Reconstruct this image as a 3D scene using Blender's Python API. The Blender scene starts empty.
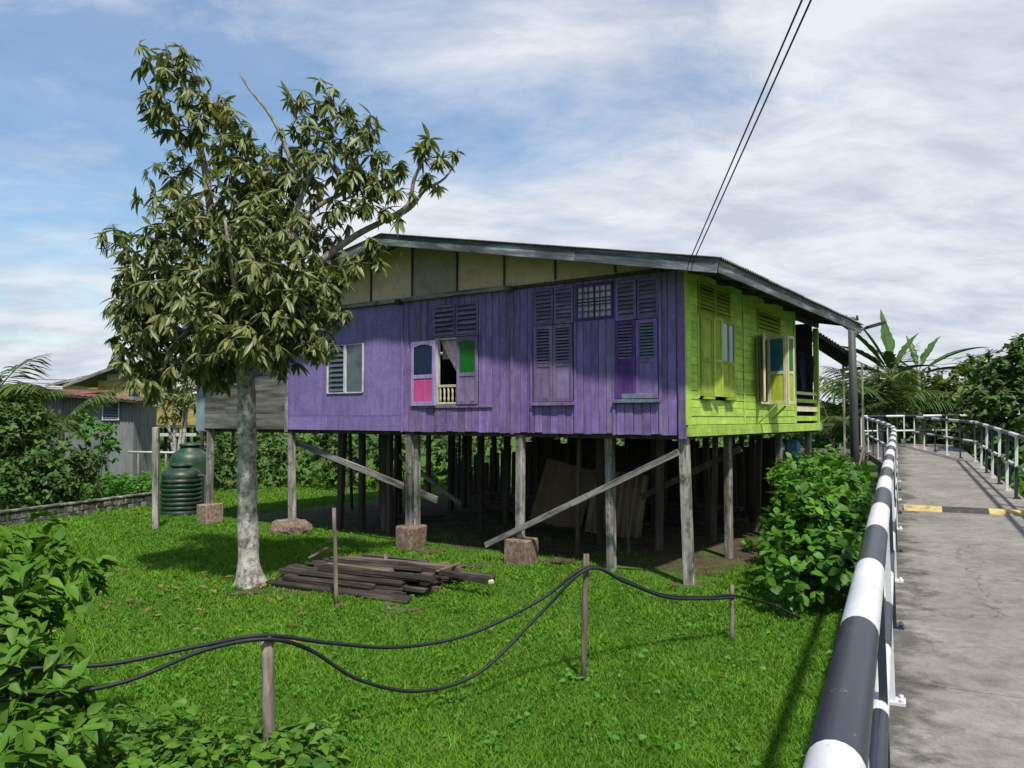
import bpy, bmesh, math, random
import numpy as np
from mathutils import Vector, Matrix

random.seed(7)
rng = np.random.default_rng(11)
scn = bpy.context.scene
COL = scn.collection
R = math.radians

# ------------------------------------------------------------------ camera
F = 774.0                      # focal length in pixels of the 1024 px wide picture
EYE = 2.3
PITCH = math.atan(34.0 / F)
cam_d = bpy.data.cameras.new('camera')
cam = bpy.data.objects.new('camera', cam_d)
COL.objects.link(cam)
cam.location = (0, 0, EYE)
cam.rotation_euler = (math.pi / 2 + PITCH, 0, 0)
cam_d.sensor_width = 36
cam_d.lens = 36 * F / 1024
cam_d.clip_start = 0.05
cam_d.clip_end = 2000
scn.camera = cam

# ------------------------------------------------------------------ sun and sky
SUN = Vector((0.15, -0.60, 1.0)).normalized()
SUN_EL = math.asin(SUN.z)
SUN_AZ = math.atan2(SUN.x, SUN.y)
sd = bpy.data.lights.new('sun', 'SUN')
sd.energy = 5.0
sd.angle = R(2.2)
sd.color = (1.0, 0.95, 0.86)
so = bpy.data.objects.new('sun', sd)
COL.objects.link(so)
so.location = (0, -20, 40)
so.rotation_euler = (-SUN).to_track_quat('-Z', 'Y').to_euler()

world = bpy.data.worlds.new('World')
scn.world = world
world.use_nodes = True
wt = world.node_tree
wt.nodes.clear()


def wn(t, **k):
    n = wt.nodes.new(t)
    for a, b in k.items():
        setattr(n, a, b)
    return n


def wmath(op, a, b=None):
    n = wn('ShaderNodeMath', operation=op)
    for i, v in enumerate((a, b)):
        if v is None:
            continue
        if isinstance(v, (int, float)):
            n.inputs[i].default_value = v
        else:
            wt.links.new(v, n.inputs[i])
    return n.outputs[0]


sky = wn('ShaderNodeTexSky', sky_type='NISHITA', sun_disc=False)
sky.sun_elevation = SUN_EL
sky.sun_rotation = SUN_AZ
sky.air_density = 1.3
sky.dust_density = 0.15
sky.ozone_density = 2.5
tc = wn('ShaderNodeTexCoord')
sx = wn('ShaderNodeSeparateXYZ')
wt.links.new(tc.outputs['Generated'], sx.inputs[0])
zz = wmath('ADD', wmath('MAXIMUM', sx.outputs[2], 0.0), 0.22)
cv = wn('ShaderNodeCombineXYZ')
wt.links.new(wmath('DIVIDE', sx.outputs[0], zz), cv.inputs[0])
wt.links.new(wmath('DIVIDE', sx.outputs[1], zz), cv.inputs[1])
mp = wn('ShaderNodeMapping')
mp.inputs['Location'].default_value = (3.1, 1.55, 0.0)
mp.inputs['Rotation'].default_value = (0, 0, R(-32))
mp.inputs['Scale'].default_value = (0.75, 1.25, 1)
wt.links.new(cv.outputs[0], mp.inputs[0])
n1 = wn('ShaderNodeTexNoise')
n1.inputs['Scale'].default_value = 1.7
n1.inputs['Detail'].default_value = 9
n1.inputs['Roughness'].default_value = 0.62
n1.inputs['Distortion'].default_value = 0.5
wt.links.new(mp.outputs[0], n1.inputs['Vector'])
n2 = wn('ShaderNodeTexNoise')
n2.inputs['Scale'].default_value = 3.4
n2.inputs['Detail'].default_value = 8
n2.inputs['Roughness'].default_value = 0.62
n2.inputs['Distortion'].default_value = 0.3
wt.links.new(mp.outputs[0], n2.inputs['Vector'])
# cover: more cloud towards the right (east) of the view, a clearer patch in the west
haze_ = wmath('MULTIPLY', wmath('SUBTRACT', 1.0, wmath('MINIMUM', wmath('MULTIPLY', wmath('MAXIMUM', sx.outputs[2], 0.0), 3.2), 1.0)), 0.36)
cover = wmath('ADD', wmath('ADD', n1.outputs['Fac'], wmath('MULTIPLY', sx.outputs[0], 0.40)), haze_)
rp = wn('ShaderNodeValToRGB')
rp.color_ramp.elements[0].position = 0.34
rp.color_ramp.elements[0].color = (0.26, 0.26, 0.26, 1)
rp.color_ramp.elements[1].position = 0.62
rp.color_ramp.elements[1].color = (1, 1, 1, 1)
wt.links.new(cover, rp.inputs[0])
rc = wn('ShaderNodeValToRGB')          # brightness inside the cloud
rc.color_ramp.elements[0].position = 0.38
rc.color_ramp.elements[0].color = (5.8, 6.3, 7.4, 1)
rc.color_ramp.elements[1].position = 0.60
rc.color_ramp.elements[1].color = (8.2, 8.5, 9.1, 1)
wt.links.new(n2.outputs['Fac'], rc.inputs[0])
mx = wn('ShaderNodeMix', data_type='RGBA')
wt.links.new(rp.outputs['Color'], mx.inputs['Factor'])
hs = wn('ShaderNodeHueSaturation')
hs.inputs['Saturation'].default_value = 1.32
hs.inputs['Value'].default_value = 1.4
wt.links.new(sky.outputs[0], hs.inputs['Color'])
wt.links.new(hs.outputs[0], mx.inputs['A'])
wt.links.new(rc.outputs['Color'], mx.inputs['B'])
bg = wn('ShaderNodeBackground')
bg.inputs['Strength'].default_value = 0.085
wt.links.new(mx.outputs['Result'], bg.inputs['Color'])
wo = wn('ShaderNodeOutputWorld')
wt.links.new(bg.outputs[0], wo.inputs[0])

vs = scn.view_settings
vs.view_transform = 'Standard'
vs.look = 'None'
vs.exposure = 0.25
vs.gamma = 1.0
vs.use_curve_mapping = False


# ------------------------------------------------------------------ pixel -> place
def ray(px, py):
    v = Vector(((px - 512) / F, 1.0, -(py - 384) / F))
    c, s = math.cos(PITCH), math.sin(PITCH)
    return Vector((v.x, v.y * c - v.z * s, v.y * s + v.z * c))


def at(px, py, Y):
    d = ray(px, py)
    return Vector((0, 0, EYE)) + d * (Y / d.y)


def ground(px, py, z=0.0):
    d = ray(px, py)
    return Vector((0, 0, EYE)) + d * ((z - EYE) / d.z)


# ------------------------------------------------------------------ materials
def new_mat(name):
    m = bpy.data.materials.new(name)
    m.use_nodes = True
    nt = m.node_tree
    nt.nodes.clear()
    out = nt.nodes.new('ShaderNodeOutputMaterial')
    b = nt.nodes.new('ShaderNodeBsdfPrincipled')
    nt.links.new(b.outputs[0], out.inputs[0])
    return m, nt, b, out


def nd(nt, t, **k):
    n = nt.nodes.new(t)
    for a, b in k.items():
        setattr(n, a, b)
    return n


def coords(nt, scale=(1, 1, 1), rand=True, gen='Object'):
    t = nd(nt, 'ShaderNodeTexCoord')
    m = nd(nt, 'ShaderNodeMapping')
    m.inputs['Scale'].default_value = scale
    nt.links.new(t.outputs[gen], m.inputs['Vector'])
    if rand:
        oi = nd(nt, 'ShaderNodeObjectInfo')
        mu = nd(nt, 'ShaderNodeMath', operation='MULTIPLY')
        mu.inputs[1].default_value = 61.0
        nt.links.new(oi.outputs['Random'], mu.inputs[0])
        nt.links.new(mu.outputs[0], m.inputs['Location'])
    return m.outputs[0]


def noise(nt, vec, scale, detail=5, rough=0.6, dist=0.0):
    n = nd(nt, 'ShaderNodeTexNoise')
    n.inputs['Scale'].default_value = scale
    n.inputs['Detail'].default_value = detail
    n.inputs['Roughness'].default_value = rough
    n.inputs['Distortion'].default_value = dist
    nt.links.new(vec, n.inputs['Vector'])
    return n.outputs['Fac']


def ramp(nt, fac, stops):
    r = nd(nt, 'ShaderNodeValToRGB')
    e = r.color_ramp.elements
    while len(e) < len(stops):
        e.new(0.5)
    for i, (p, c) in enumerate(stops):
        e[i].position = p
        if isinstance(c, (int, float)):
            c = (c, c, c)
        e[i].color = (*c, 1)
    nt.links.new(fac, r.inputs[0])
    return r.outputs['Color']


def mix(nt, fac, a, b, mode='MIX'):
    m = nd(nt, 'ShaderNodeMix', data_type='RGBA', blend_type=mode)
    for s, v in (('Factor', fac), ('A', a), ('B', b)):
        if isinstance(v, (int, float)):
            m.inputs[s].default_value = v
        elif isinstance(v, tuple):
            m.inputs[s].default_value = (*v, 1)
        else:
            nt.links.new(v, m.inputs[s])
    return m.outputs['Result']


def objrand(nt, lo, hi):
    oi = nd(nt, 'ShaderNodeObjectInfo')
    mr = nd(nt, 'ShaderNodeMapRange')
    mr.inputs['To Min'].default_value = lo
    mr.inputs['To Max'].default_value = hi
    nt.links.new(oi.outputs['Random'], mr.inputs['Value'])
    return mr.outputs[0]


def bump(nt, b, h, strength=0.4, dist=0.01):
    n = nd(nt, 'ShaderNodeBump')
    n.inputs['Strength'].default_value = strength
    n.inputs['Distance'].default_value = dist
    nt.links.new(h, n.inputs['Height'])
    nt.links.new(n.outputs[0], b.inputs['Normal'])


def painted(name, col, wear=(0.62, 0.70), grain=(1, 1, 1), var=0.25, wood=(0.16, 0.14, 0.13), rough=0.7, spots=0.6):
    """painted timber: colour, slow fading, grain scratches and chips down to grey wood"""
    m, nt, b, o = new_mat(name)
    v = coords(nt)
    vg = coords(nt, grain)
    fade = noise(nt, v, 1.7, 4)
    g = noise(nt, vg, 22, 6, 0.65)
    lo = tuple(c * (1 - var) for c in col)
    hi = tuple(min(1, c * (1 + var) + 0.01) for c in col)
    c1 = ramp(nt, fade, [(0.3, lo), (0.7, hi)])
    c1 = mix(nt, 0.55, c1, ramp(nt, g, [(0.35, 0.62), (0.6, 1.0)]), 'MULTIPLY')
    rv = nd(nt, 'ShaderNodeHueSaturation')
    nt.links.new(objrand(nt, 0.84, 1.12), rv.inputs['Value'])
    nt.links.new(c1, rv.inputs['Color'])
    chip = noise(nt, vg, 9, 8, 0.72)
    ch = ramp(nt, chip, [(wear[0], 0), (wear[1], 1)])
    c2 = mix(nt, ch, rv.outputs[0], wood)
    fleck = ramp(nt, noise(nt, vg, 34, 6, 0.75), [(wear[0] + .03, 0), (wear[0] + .09, 1)])
    c2 = mix(nt, fleck, c2, tuple(min(1, w * 1.9) for w in wood))
    run = ramp(nt, noise(nt, coords(nt, (7, 7, .5)), 1.6, 7, 0.7), [(0.34, spots * .9), (0.52, 1.0)])
    c2 = mix(nt, 0.75, c2, run, 'MULTIPLY')
    dirt = ramp(nt, noise(nt, v, 5, 8, 0.7), [(0.35, spots), (0.6, 1.0)])
    c2 = mix(nt, 0.6, c2, dirt, 'MULTIPLY')
    nt.links.new(c2, b.inputs['Base Color'])
    b.inputs['Roughness'].default_value = rough
    b.inputs['Specular IOR Level'].default_value = 0.25
    bump(nt, b, g, 0.35, 0.006)
    return m


def rough_mat(name, stops, scale=6, grain=(1, 1, 1), rough=0.85, bstr=0.5, bdist=0.01, rand=(0.75, 1.2), spec=0.2, detail=8,
              moss=None, metal=0.0):
    m, nt, b, o = new_mat(name)
    v = coords(nt, grain)
    f = noise(nt, v, scale, detail, 0.66)
    c = ramp(nt, f, stops)
    rv = nd(nt, 'ShaderNodeHueSaturation')
    nt.links.new(objrand(nt, *rand), rv.inputs['Value'])
    nt.links.new(c, rv.inputs['Color'])
    c = rv.outputs[0]
    if moss:
        mcol, p0, p1, ms = moss
        c = mix(nt, ramp(nt, noise(nt, coords(nt), ms, 6, 0.7), [(p0, 0), (p1, 1)]), c, mcol)
    nt.links.new(c, b.inputs['Base Color'])
    b.inputs['Roughness'].default_value = rough
    b.inputs['Metallic'].default_value = metal
    b.inputs['Specular IOR Level'].default_value = spec
    bump(nt, b, noise(nt, v, scale * 3.1, 7, 0.7), bstr, bdist)
    return m


def leaf_mat(name, dark, light, trans=0.25, rough=0.45, spec=0.35, old=None):
    m, nt, b, o = new_mat(name)
    a = nd(nt, 'ShaderNodeAttribute', attribute_name='tint')
    st = [(0.0, dark), (0.8, light)]
    if old:
        st.append((1.0, old))
    c = ramp(nt, a.outputs['Fac'], st)
    c = mix(nt, 0.35, c, ramp(nt, noise(nt, coords(nt, rand=False), 14, 3), [(0.3, 0.6), (0.7, 1.0)]), 'MULTIPLY')
    nt.links.new(c, b.inputs['Base Color'])
    b.inputs['Roughness'].default_value = rough
    b.inputs['Specular IOR Level'].default_value = spec
    t = nd(nt, 'ShaderNodeBsdfTranslucent')
    tcx = mix(nt, 1.0, c, (1.25, 1.2, 0.5), 'MULTIPLY')
    nt.links.new(tcx, t.inputs['Color'])
    ms = nd(nt, 'ShaderNodeMixShader')
    ms.inputs[0].default_value = trans
    nt.links.new(b.outputs[0], ms.inputs[1])
    nt.links.new(t.outputs[0], ms.inputs[2])
    nt.links.new(ms.outputs[0], o.inputs[0])
    return m


def plain(name, col, rough=0.5, metal=0, spec=0.4, var=0.12, scale=8):
    m, nt, b, o = new_mat(name)
    f = noise(nt, coords(nt), scale, 6, 0.65)
    c = ramp(nt, f, [(0.3, tuple(x * (1 - var) for x in col)), (0.7, tuple(min(1, x * (1 + var)) for x in col))])
    nt.links.new(c, b.inputs['Base Color'])
    b.inputs['Roughness'].default_value = rough
    b.inputs['Metallic'].default_value = metal
    b.inputs['Specular IOR Level'].default_value = spec
    return m


VG = (1, 1, 0.12)       # vertical grain
XG = (0.12, 1, 1)
YG = (1, 0.12, 1)
PURPLE = (0.225, 0.150, 0.385)
M = {}
M['purple'] = painted('purple paint on planks', PURPLE, (0.56, 0.63), VG, 0.22, (0.17, 0.13, 0.22))
M['purple_sheet'] = painted('purple paint on sheet', (0.235, 0.175, 0.43), (0.72, 0.78), (1, 1, 1), 0.12, (0.17, 0.14, 0.24), spots=0.75)
M['purple_old'] = painted('faded purple paint', (0.20, 0.15, 0.29), (0.56, 0.68), VG, 0.25, (0.17, 0.145, 0.19))
M['purple_pale'] = painted('pale purple paint', (0.42, 0.33, 0.66), (0.66, 0.74), VG, 0.12, (0.30, 0.25, 0.35))
M['plum'] = painted('plum paint', (0.12, 0.045, 0.25), (0.62, 0.70), VG, 0.2, (0.13, 0.10, 0.16))
M['louvre'] = painted('faded louvre slat', (0.23, 0.18, 0.31), (0.56, 0.64), XG, 0.3, (0.15, 0.13, 0.15))
M['teal_old'] = painted('weathered teal paint', (0.16, 0.24, 0.31), (0.5, 0.62), XG, 0.3, (0.12, 0.11, 0.14))
M['green'] = painted('lime paint on boards', (0.37, 0.56, 0.085), (0.66, 0.74), YG, 0.14, (0.24, 0.30, 0.08), spots=0.72)
M['green_dark'] = painted('green paint on shutters', (0.29, 0.40, 0.045), (0.64, 0.74), VG, 0.15, (0.20, 0.24, 0.06), spots=0.7)
M['chartreuse'] = painted('chartreuse panel', (0.46, 0.56, 0.045), (0.74, 0.8), VG, 0.1, (0.3, 0.3, 0.1), spots=0.85)
M['cream'] = painted('cream paint', (0.60, 0.56, 0.36), (0.66, 0.74), VG, 0.1, (0.3, 0.26, 0.18), spots=0.75)
M['pink'] = painted('pink panel', (0.66, 0.10, 0.34), (0.70, 0.76), VG, 0.12, (0.5, 0.2, 0.35), spots=0.8)
M['blueglass'] = plain('dark blue glass', (0.010, 0.022, 0.06), 0.45, 0, 0.2)
M['greenglass'] = plain('green glass', (0.008, 0.11, 0.018), 0.4, 0, 0.25)
M['tealglass'] = plain('teal glass', (0.015, 0.12, 0.15), 0.15, 0, 0.6)
M['skyglass'] = plain('blue window glass', (0.03, 0.12, 0.24), 0.15, 0, 0.6)
M['greyglass'] = plain('grey louvre glass', (0.07, 0.085, 0.10), 0.2, 0, 0.5)
M['curtain_glass'] = plain('curtained glass', (0.085, 0.105, 0.12), 0.3, 0, 0.4, 0.4, 3)
M['frame_white'] = painted('white window frame', (0.62, 0.62, 0.66), (0.66, 0.74), VG, 0.1, (0.3, 0.28, 0.3))
M['gable_tan'] = rough_mat('tan gable board', [(0.25, (0.40, 0.285, 0.20)), (0.5, (0.62, 0.46, 0.335)), (0.75, (0.48, 0.35, 0.25))], 2.6, bstr=0.15, rand=(0.85, 1.12))
M['gable_grey'] = rough_mat('grey gable board', [(0.25, (0.20, 0.165, 0.14)), (0.5, (0.34, 0.285, 0.24)), (0.75, (0.24, 0.20, 0.17))], 2.5, bstr=0.15)
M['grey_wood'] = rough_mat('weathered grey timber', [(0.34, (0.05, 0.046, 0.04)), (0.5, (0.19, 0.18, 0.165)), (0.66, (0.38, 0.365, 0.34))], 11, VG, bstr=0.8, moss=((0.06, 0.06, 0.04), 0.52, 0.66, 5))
M['grey_wood_x'] = rough_mat('weathered grey timber lengthwise', [(0.34, (0.06, 0.055, 0.05)), (0.5, (0.20, 0.19, 0.175)), (0.68, (0.36, 0.345, 0.32))], 11, XG, bstr=0.8, moss=((0.06, 0.06, 0.045), 0.55, 0.68, 5))
M['grey_plank'] = rough_mat('bare grey wall plank', [(0.33, (0.045, 0.042, 0.039)), (0.5, (0.14, 0.132, 0.122)), (0.68, (0.25, 0.24, 0.225))], 6, XG, bstr=0.5, rand=(0.7, 1.25))
M['barge'] = rough_mat('weathered barge board', [(0.34, (0.03, 0.034, 0.038)), (0.52, (0.10, 0.112, 0.125)), (0.64, (0.27, 0.30, 0.33))], 6, (0.15, 0.15, 1), bstr=0.4)
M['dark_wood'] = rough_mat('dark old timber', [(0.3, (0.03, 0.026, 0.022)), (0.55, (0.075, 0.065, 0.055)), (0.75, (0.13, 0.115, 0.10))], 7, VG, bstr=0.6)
M['tin'] = rough_mat('corrugated roof tin', [(0.3, (0.12, 0.12, 0.125)), (0.55, (0.24, 0.245, 0.25)), (0.75, (0.17, 0.13, 0.11))], 3, (1, 1, 1), 0.55, 0.1, spec=0.4)
M['tin_tan'] = rough_mat('brownish corrugated sheet', [(0.3, (0.22, 0.16, 0.10)), (0.55, (0.38, 0.30, 0.21)), (0.75, (0.28, 0.21, 0.13))], 3, (1, 1, 0.3), 0.8, 0.1)
M['tin_grey'] = rough_mat('grey corrugated wall sheet', [(0.3, (0.10, 0.11, 0.115)), (0.55, (0.18, 0.195, 0.205)), (0.78, (0.12, 0.112, 0.105))], 2.5, (1, 1, 0.3), 0.6, 0.1)
M['tin_rust'] = rough_mat('rusty roof tin', [(0.3, (0.08, 0.035, 0.025)), (0.55, (0.15, 0.07, 0.05)), (0.75, (0.20, 0.155, 0.135))], 2.5, (1, 0.3, 1), 0.75, 0.2)
M['tin_blue'] = rough_mat('blue grey tin edge', [(0.3, (0.10, 0.15, 0.18)), (0.6, (0.18, 0.25, 0.29)), (0.8, (0.12, 0.13, 0.13))], 3, (1, 1, 0.3), 0.6, 0.1)
M['yellow_board'] = painted('faded yellow wall board', (0.38, 0.29, 0.085), (0.58, 0.68), XG, 0.2, (0.22, 0.20, 0.16))
M['ply'] = rough_mat('old plywood', [(0.3, (0.12, 0.085, 0.055)), (0.6, (0.19, 0.14, 0.095)), (0.8, (0.14, 0.105, 0.07))], 3, VG, bstr=0.2)
M['concrete_pier'] = rough_mat('pebbly concrete pier', [(0.32, (0.10, 0.06, 0.04)), (0.5, (0.24, 0.17, 0.125)), (0.68, (0.36, 0.31, 0.26))], 16, bstr=0.9, bdist=0.02, moss=((0.06, 0.07, 0.04), 0.56, 0.7, 4))
M['masonry'] = rough_mat('stained low wall', [(0.34, (0.035, 0.035, 0.03)), (0.5, (0.11, 0.105, 0.09)), (0.66, (0.34, 0.33, 0.30))], 5, bstr=0.8, bdist=0.02, moss=((0.035, 0.05, 0.02), 0.5, 0.62, 3))
M['bark'] = rough_mat('pale grey bark', [(0.34, (0.09, 0.08, 0.065)), (0.44, (0.30, 0.29, 0.26)), (0.58, (0.52, 0.51, 0.47))], 15, (1, 1, 0.7), bstr=1.0, bdist=0.03, rand=(1, 1), moss=((0.14, 0.125, 0.09), 0.50, 0.66, 4))
M['limb'] = rough_mat('grey limb bark', [(0.3, (0.10, 0.085, 0.07)), (0.5, (0.20, 0.18, 0.155)), (0.7, (0.34, 0.32, 0.29))], 9, (1, 1, 0.5), bstr=0.6, rand=(1, 1))
M['twig'] = rough_mat('twig bark', [(0.3, (0.06, 0.05, 0.035)), (0.7, (0.14, 0.12, 0.085))], 9, rand=(1, 1))
M['stick'] = rough_mat('weathered stake', [(0.3, (0.07, 0.055, 0.04)), (0.5, (0.15, 0.125, 0.10)), (0.7, (0.28, 0.25, 0.21))], 14, VG, bstr=0.7)
M['rot_wood'] = rough_mat('rotting dark plank', [(0.3, (0.012, 0.010, 0.009)), (0.5, (0.04, 0.032, 0.027)), (0.72, (0.12, 0.10, 0.086))], 10, XG, bstr=0.8, bdist=0.015, rand=(0.55, 1.6))
M['pale_plank'] = rough_mat('paler brown plank', [(0.3, (0.05, 0.036, 0.028)), (0.5, (0.12, 0.09, 0.072)), (0.7, (0.20, 0.165, 0.14))], 10, XG, bstr=0.8, rand=(0.8, 1.2))
M['cable'] = plain('black cable', (0.012, 0.013, 0.016), 0.6, 0, 0.3)
M['wire'] = plain('black wire', (0.01, 0.01, 0.012), 0.6)
M['tank'] = rough_mat('green plastic tank', [(0.3, (0.007, 0.03, 0.016)), (0.6, (0.012, 0.055, 0.030)), (0.8, (0.018, 0.075, 0.042))], 3, (1, 1, 2), 0.45, 0.1, spec=0.4, moss=((0.06, 0.055, 0.035), 0.48, 0.66, 5))
M['metal_pole'] = rough_mat('grey steel pole', [(0.3, (0.045, 0.05, 0.05)), (0.7, (0.10, 0.105, 0.105))], 4, VG, 0.5, 0.1)
M['lamp_black'] = plain('dark lamp head', (0.02, 0.022, 0.026), 0.4)
M['cloth_dark'] = plain('dark cloth', (0.018, 0.02, 0.03), 0.9, 0, 0.1, 0.4)
M['cloth_white'] = plain('white cloth', (0.62, 0.60, 0.62), 0.9, 0, 0.1)
M['cloth_pink'] = plain('pink cloth', (0.74, 0.50, 0.62), 0.9, 0, 0.1, 0.2, 20)
M['cloth_blue'] = plain('blue plastic', (0.08, 0.28, 0.5), 0.6, 0, 0.3, 0.5, 20)
M['terracotta'] = plain('terracotta', (0.26, 0.09, 0.05), 0.8, 0, 0.2, 0.3)
M['white_pipe'] = plain('white pipe', (0.42, 0.42, 0.40), 0.5)
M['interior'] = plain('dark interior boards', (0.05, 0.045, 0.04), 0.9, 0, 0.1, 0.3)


def rail_paint(name, col, rough):
    m, nt, b, o = new_mat(name)
    v = coords(nt)
    f = noise(nt, v, 3, 8, 0.7)
    c = ramp(nt, f, [(0.3, tuple(x * 0.72 for x in col)), (0.62, col)])
    s = ramp(nt, noise(nt, v, 22, 9, 0.78), [(0.62, 0), (0.66, 1)])
    c = mix(nt, s, c, (0.17, 0.15, 0.14))
    nt.links.new(c, b.inputs['Base Color'])
    b.inputs['Roughness'].default_value = rough
    b.inputs['Specular IOR Level'].default_value = 0.4
    bump(nt, b, noise(nt, v, 40, 4), 0.15, 0.003)
    return m


M['rail_white'] = rail_paint('white rail paint', (0.60, 0.60, 0.62), 0.5)
M['rail_black'] = rail_paint('blue black rail paint', (0.022, 0.027, 0.042), 0.36)
M['bump_yellow'] = rough_mat('worn yellow road paint', [(0.36, (0.17, 0.15, 0.11)), (0.5, (0.46, 0.35, 0.13)), (0.7, (0.52, 0.42, 0.20))], 7, bstr=0.5, rand=(0.95, 1.05))
M['bump_black'] = rough_mat('worn black road paint', [(0.3, (0.03, 0.03, 0.035)), (0.6, (0.06, 0.06, 0.065)), (0.75, (0.15, 0.145, 0.14))], 7, bstr=0.5)


def concrete():
    m, nt, b, o = new_mat('stained concrete deck')
    v = coords(nt, rand=False)
    big = noise(nt, v, 0.9, 6, 0.62, 0.4)
    fine = noise(nt, v, 9, 9, 0.72)
    gr = noise(nt, v, 90, 4, 0.7)
    c = ramp(nt, big, [(0.30, (0.18, 0.165, 0.147)), (0.5, (0.235, 0.218, 0.198)), (0.68, (0.285, 0.268, 0.245))])
    c = mix(nt, 0.6, c, ramp(nt, fine, [(0.34, 0.5), (0.55, 1.0)]), 'MULTIPLY')
    # black mould along the left edge of the walk
    tcw = nd(nt, 'ShaderNodeTexCoord')
    mw = nd(nt, 'ShaderNodeMapping')
    mw.inputs['Rotation'].default_value = (0, 0, math.atan2(.448, .894))
    nt.links.new(tcw.outputs['Object'], mw.inputs['Vector'])
    sw_ = nd(nt, 'ShaderNodeSeparateXYZ')
    nt.links.new(mw.outputs[0], sw_.inputs[0])
    ad = nd(nt, 'ShaderNodeMath', operation='MULTIPLY_ADD')
    nt.links.new(noise(nt, v, 2.6, 8, 0.7), ad.inputs[0])
    ad.inputs[1].default_value = 1.7
    nt.links.new(sw_.outputs[0], ad.inputs[2])
    c = mix(nt, 0.9, c, ramp(nt, ad.outputs[0], [(0.78, 0.34), (1.35, 0.97)]), 'MULTIPLY')
    c = mix(nt, 0.5, c, ramp(nt, gr, [(0.3, 0.55), (0.6, 1.0)]), 'MULTIPLY')
    vx = nd(nt, 'ShaderNodeVectorMath', operation='MULTIPLY')
    nt.links.new(mw.outputs[0], vx.inputs[0])
    vx.inputs[1].default_value = (1.6, 2.2, 1)
    c = mix(nt, 0.42, c, ramp(nt, noise(nt, vx.outputs[0], 3.2, 10, 0.8), [(0.40, 0.5), (0.52, 1.0)]), 'MULTIPLY')
    # cracks
    vo = nd(nt, 'ShaderNodeTexVoronoi', feature='DISTANCE_TO_EDGE')
    vo.inputs['Scale'].default_value = 0.45
    dn = nd(nt, 'ShaderNodeTexNoise')
    dn.inputs['Scale'].default_value = 3
    dn.inputs['Detail'].default_value = 6
    nt.links.new(v, dn.inputs['Vector'])
    vm = nd(nt, 'ShaderNodeVectorMath', operation='MULTIPLY_ADD')
    nt.links.new(dn.outputs['Color'], vm.inputs[0])
    vm.inputs[1].default_value = (0.5, 0.5, 0.5)
    nt.links.new(v, vm.inputs[2])
    nt.links.new(vm.outputs[0], vo.inputs['Vector'])
    cr = ramp(nt, vo.outputs['Distance'], [(0.0, 0.35), (0.006, 1.0)])
    c = mix(nt, 0.8, c, cr, 'MULTIPLY')
    nt.links.new(c, b.inputs['Base Color'])
    b.inputs['Roughness'].default_value = 0.85
    b.inputs['Specular IOR Level'].default_value = 0.25
    bump(nt, b, gr, 0.5, 0.006)
    return m


M['concrete'] = concrete()
M['grass'] = leaf_mat('lawn grass', (0.066, 0.168, 0.011), (0.145, 0.315, 0.028), 0.35, 0.6, 0.15, (0.26, 0.32, 0.07))
M['mango'] = leaf_mat('mango leaf', (0.055, 0.092, 0.020), (0.185, 0.215, 0.065), 0.30, 0.45, 0.45, (0.36, 0.32, 0.13))
M['hedge'] = leaf_mat('broad hedge leaf', (0.022, 0.085, 0.008), (0.085, 0.22, 0.014), 0.25, 0.50, 0.28, (0.14, 0.28, 0.025))
M['bush'] = leaf_mat('bush leaf', (0.030, 0.090, 0.008), (0.095, 0.215, 0.016), 0.25, 0.55, 0.25, (0.12, 0.20, 0.03))
M['vine'] = leaf_mat('bright vine leaf', (0.035, 0.13, 0.010), (0.08, 0.24, 0.016), 0.3, 0.5, 0.3)
M['far_leaf'] = leaf_mat('far foliage', (0.020, 0.055, 0.012), (0.07, 0.135, 0.024), 0.25, 0.5, 0.3, (0.15, 0.19, 0.05))
M['far_leaf2'] = leaf_mat('far yellowish foliage', (0.04, 0.075, 0.014), (0.13, 0.19, 0.03), 0.25, 0.5, 0.3, (0.22, 0.22, 0.05))
M['dark_leaf'] = leaf_mat('dark foliage', (0.028, 0.070, 0.014), (0.085, 0.165, 0.030), 0.28, 0.55, 0.25, (0.16, 0.23, 0.05))
M['dry_leaf'] = leaf_mat('dry fallen leaf', (0.10, 0.06, 0.03), (0.26, 0.17, 0.08), 0.1, 0.7, 0.2)
M['palm'] = leaf_mat('palm leaflet', (0.028, 0.075, 0.014), (0.10, 0.18, 0.035), 0.25, 0.45, 0.4, (0.22, 0.24, 0.09))
M['banana'] = leaf_mat('banana leaf', (0.028, 0.09, 0.016), (0.065, 0.165, 0.026), 0.3, 0.45, 0.3)
M['stem'] = plain('green stem', (0.07, 0.10, 0.03), 0.6)


def soil_mat():
    m, nt, b, o = new_mat('ground soil and moss')
    v = coords(nt, rand=False)
    f = noise(nt, v, 0.35, 6, 0.6)
    f2 = noise(nt, v, 6, 8, 0.7)
    c = ramp(nt, noise(nt, v, 1.6, 9, 0.75), [(0.35, (0.03, 0.075, 0.010)), (0.65, (0.075, 0.16, 0.018))])
    c = mix(nt, ramp(nt, f2, [(0.5, 0), (0.7, 0.8)]), c, (0.06, 0.05, 0.025))
    nt.links.new(c, b.inputs['Base Color'])
    b.inputs['Roughness'].default_value = 0.95
    b.inputs['Specular IOR Level'].default_value = 0.1
    bump(nt, b, f2, 0.8, 0.03)
    return m


M['ground'] = soil_mat()
M['dirt'] = rough_mat('bare brown earth', [(0.3, (0.045, 0.03, 0.02)), (0.55, (0.085, 0.058, 0.038)), (0.75, (0.12, 0.09, 0.06))], 2.5, bstr=0.9, bdist=0.03, moss=((0.05, 0.10, 0.018), 0.50, 0.62, 1.3))


# ------------------------------------------------------------------ builders
def tag(o, label=None, cat=None, group=None, kind=None):
    for k, v in (('label', label), ('category', cat), ('group', group), ('kind', kind)):
        if v:
            o[k] = v
    return o


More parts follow.
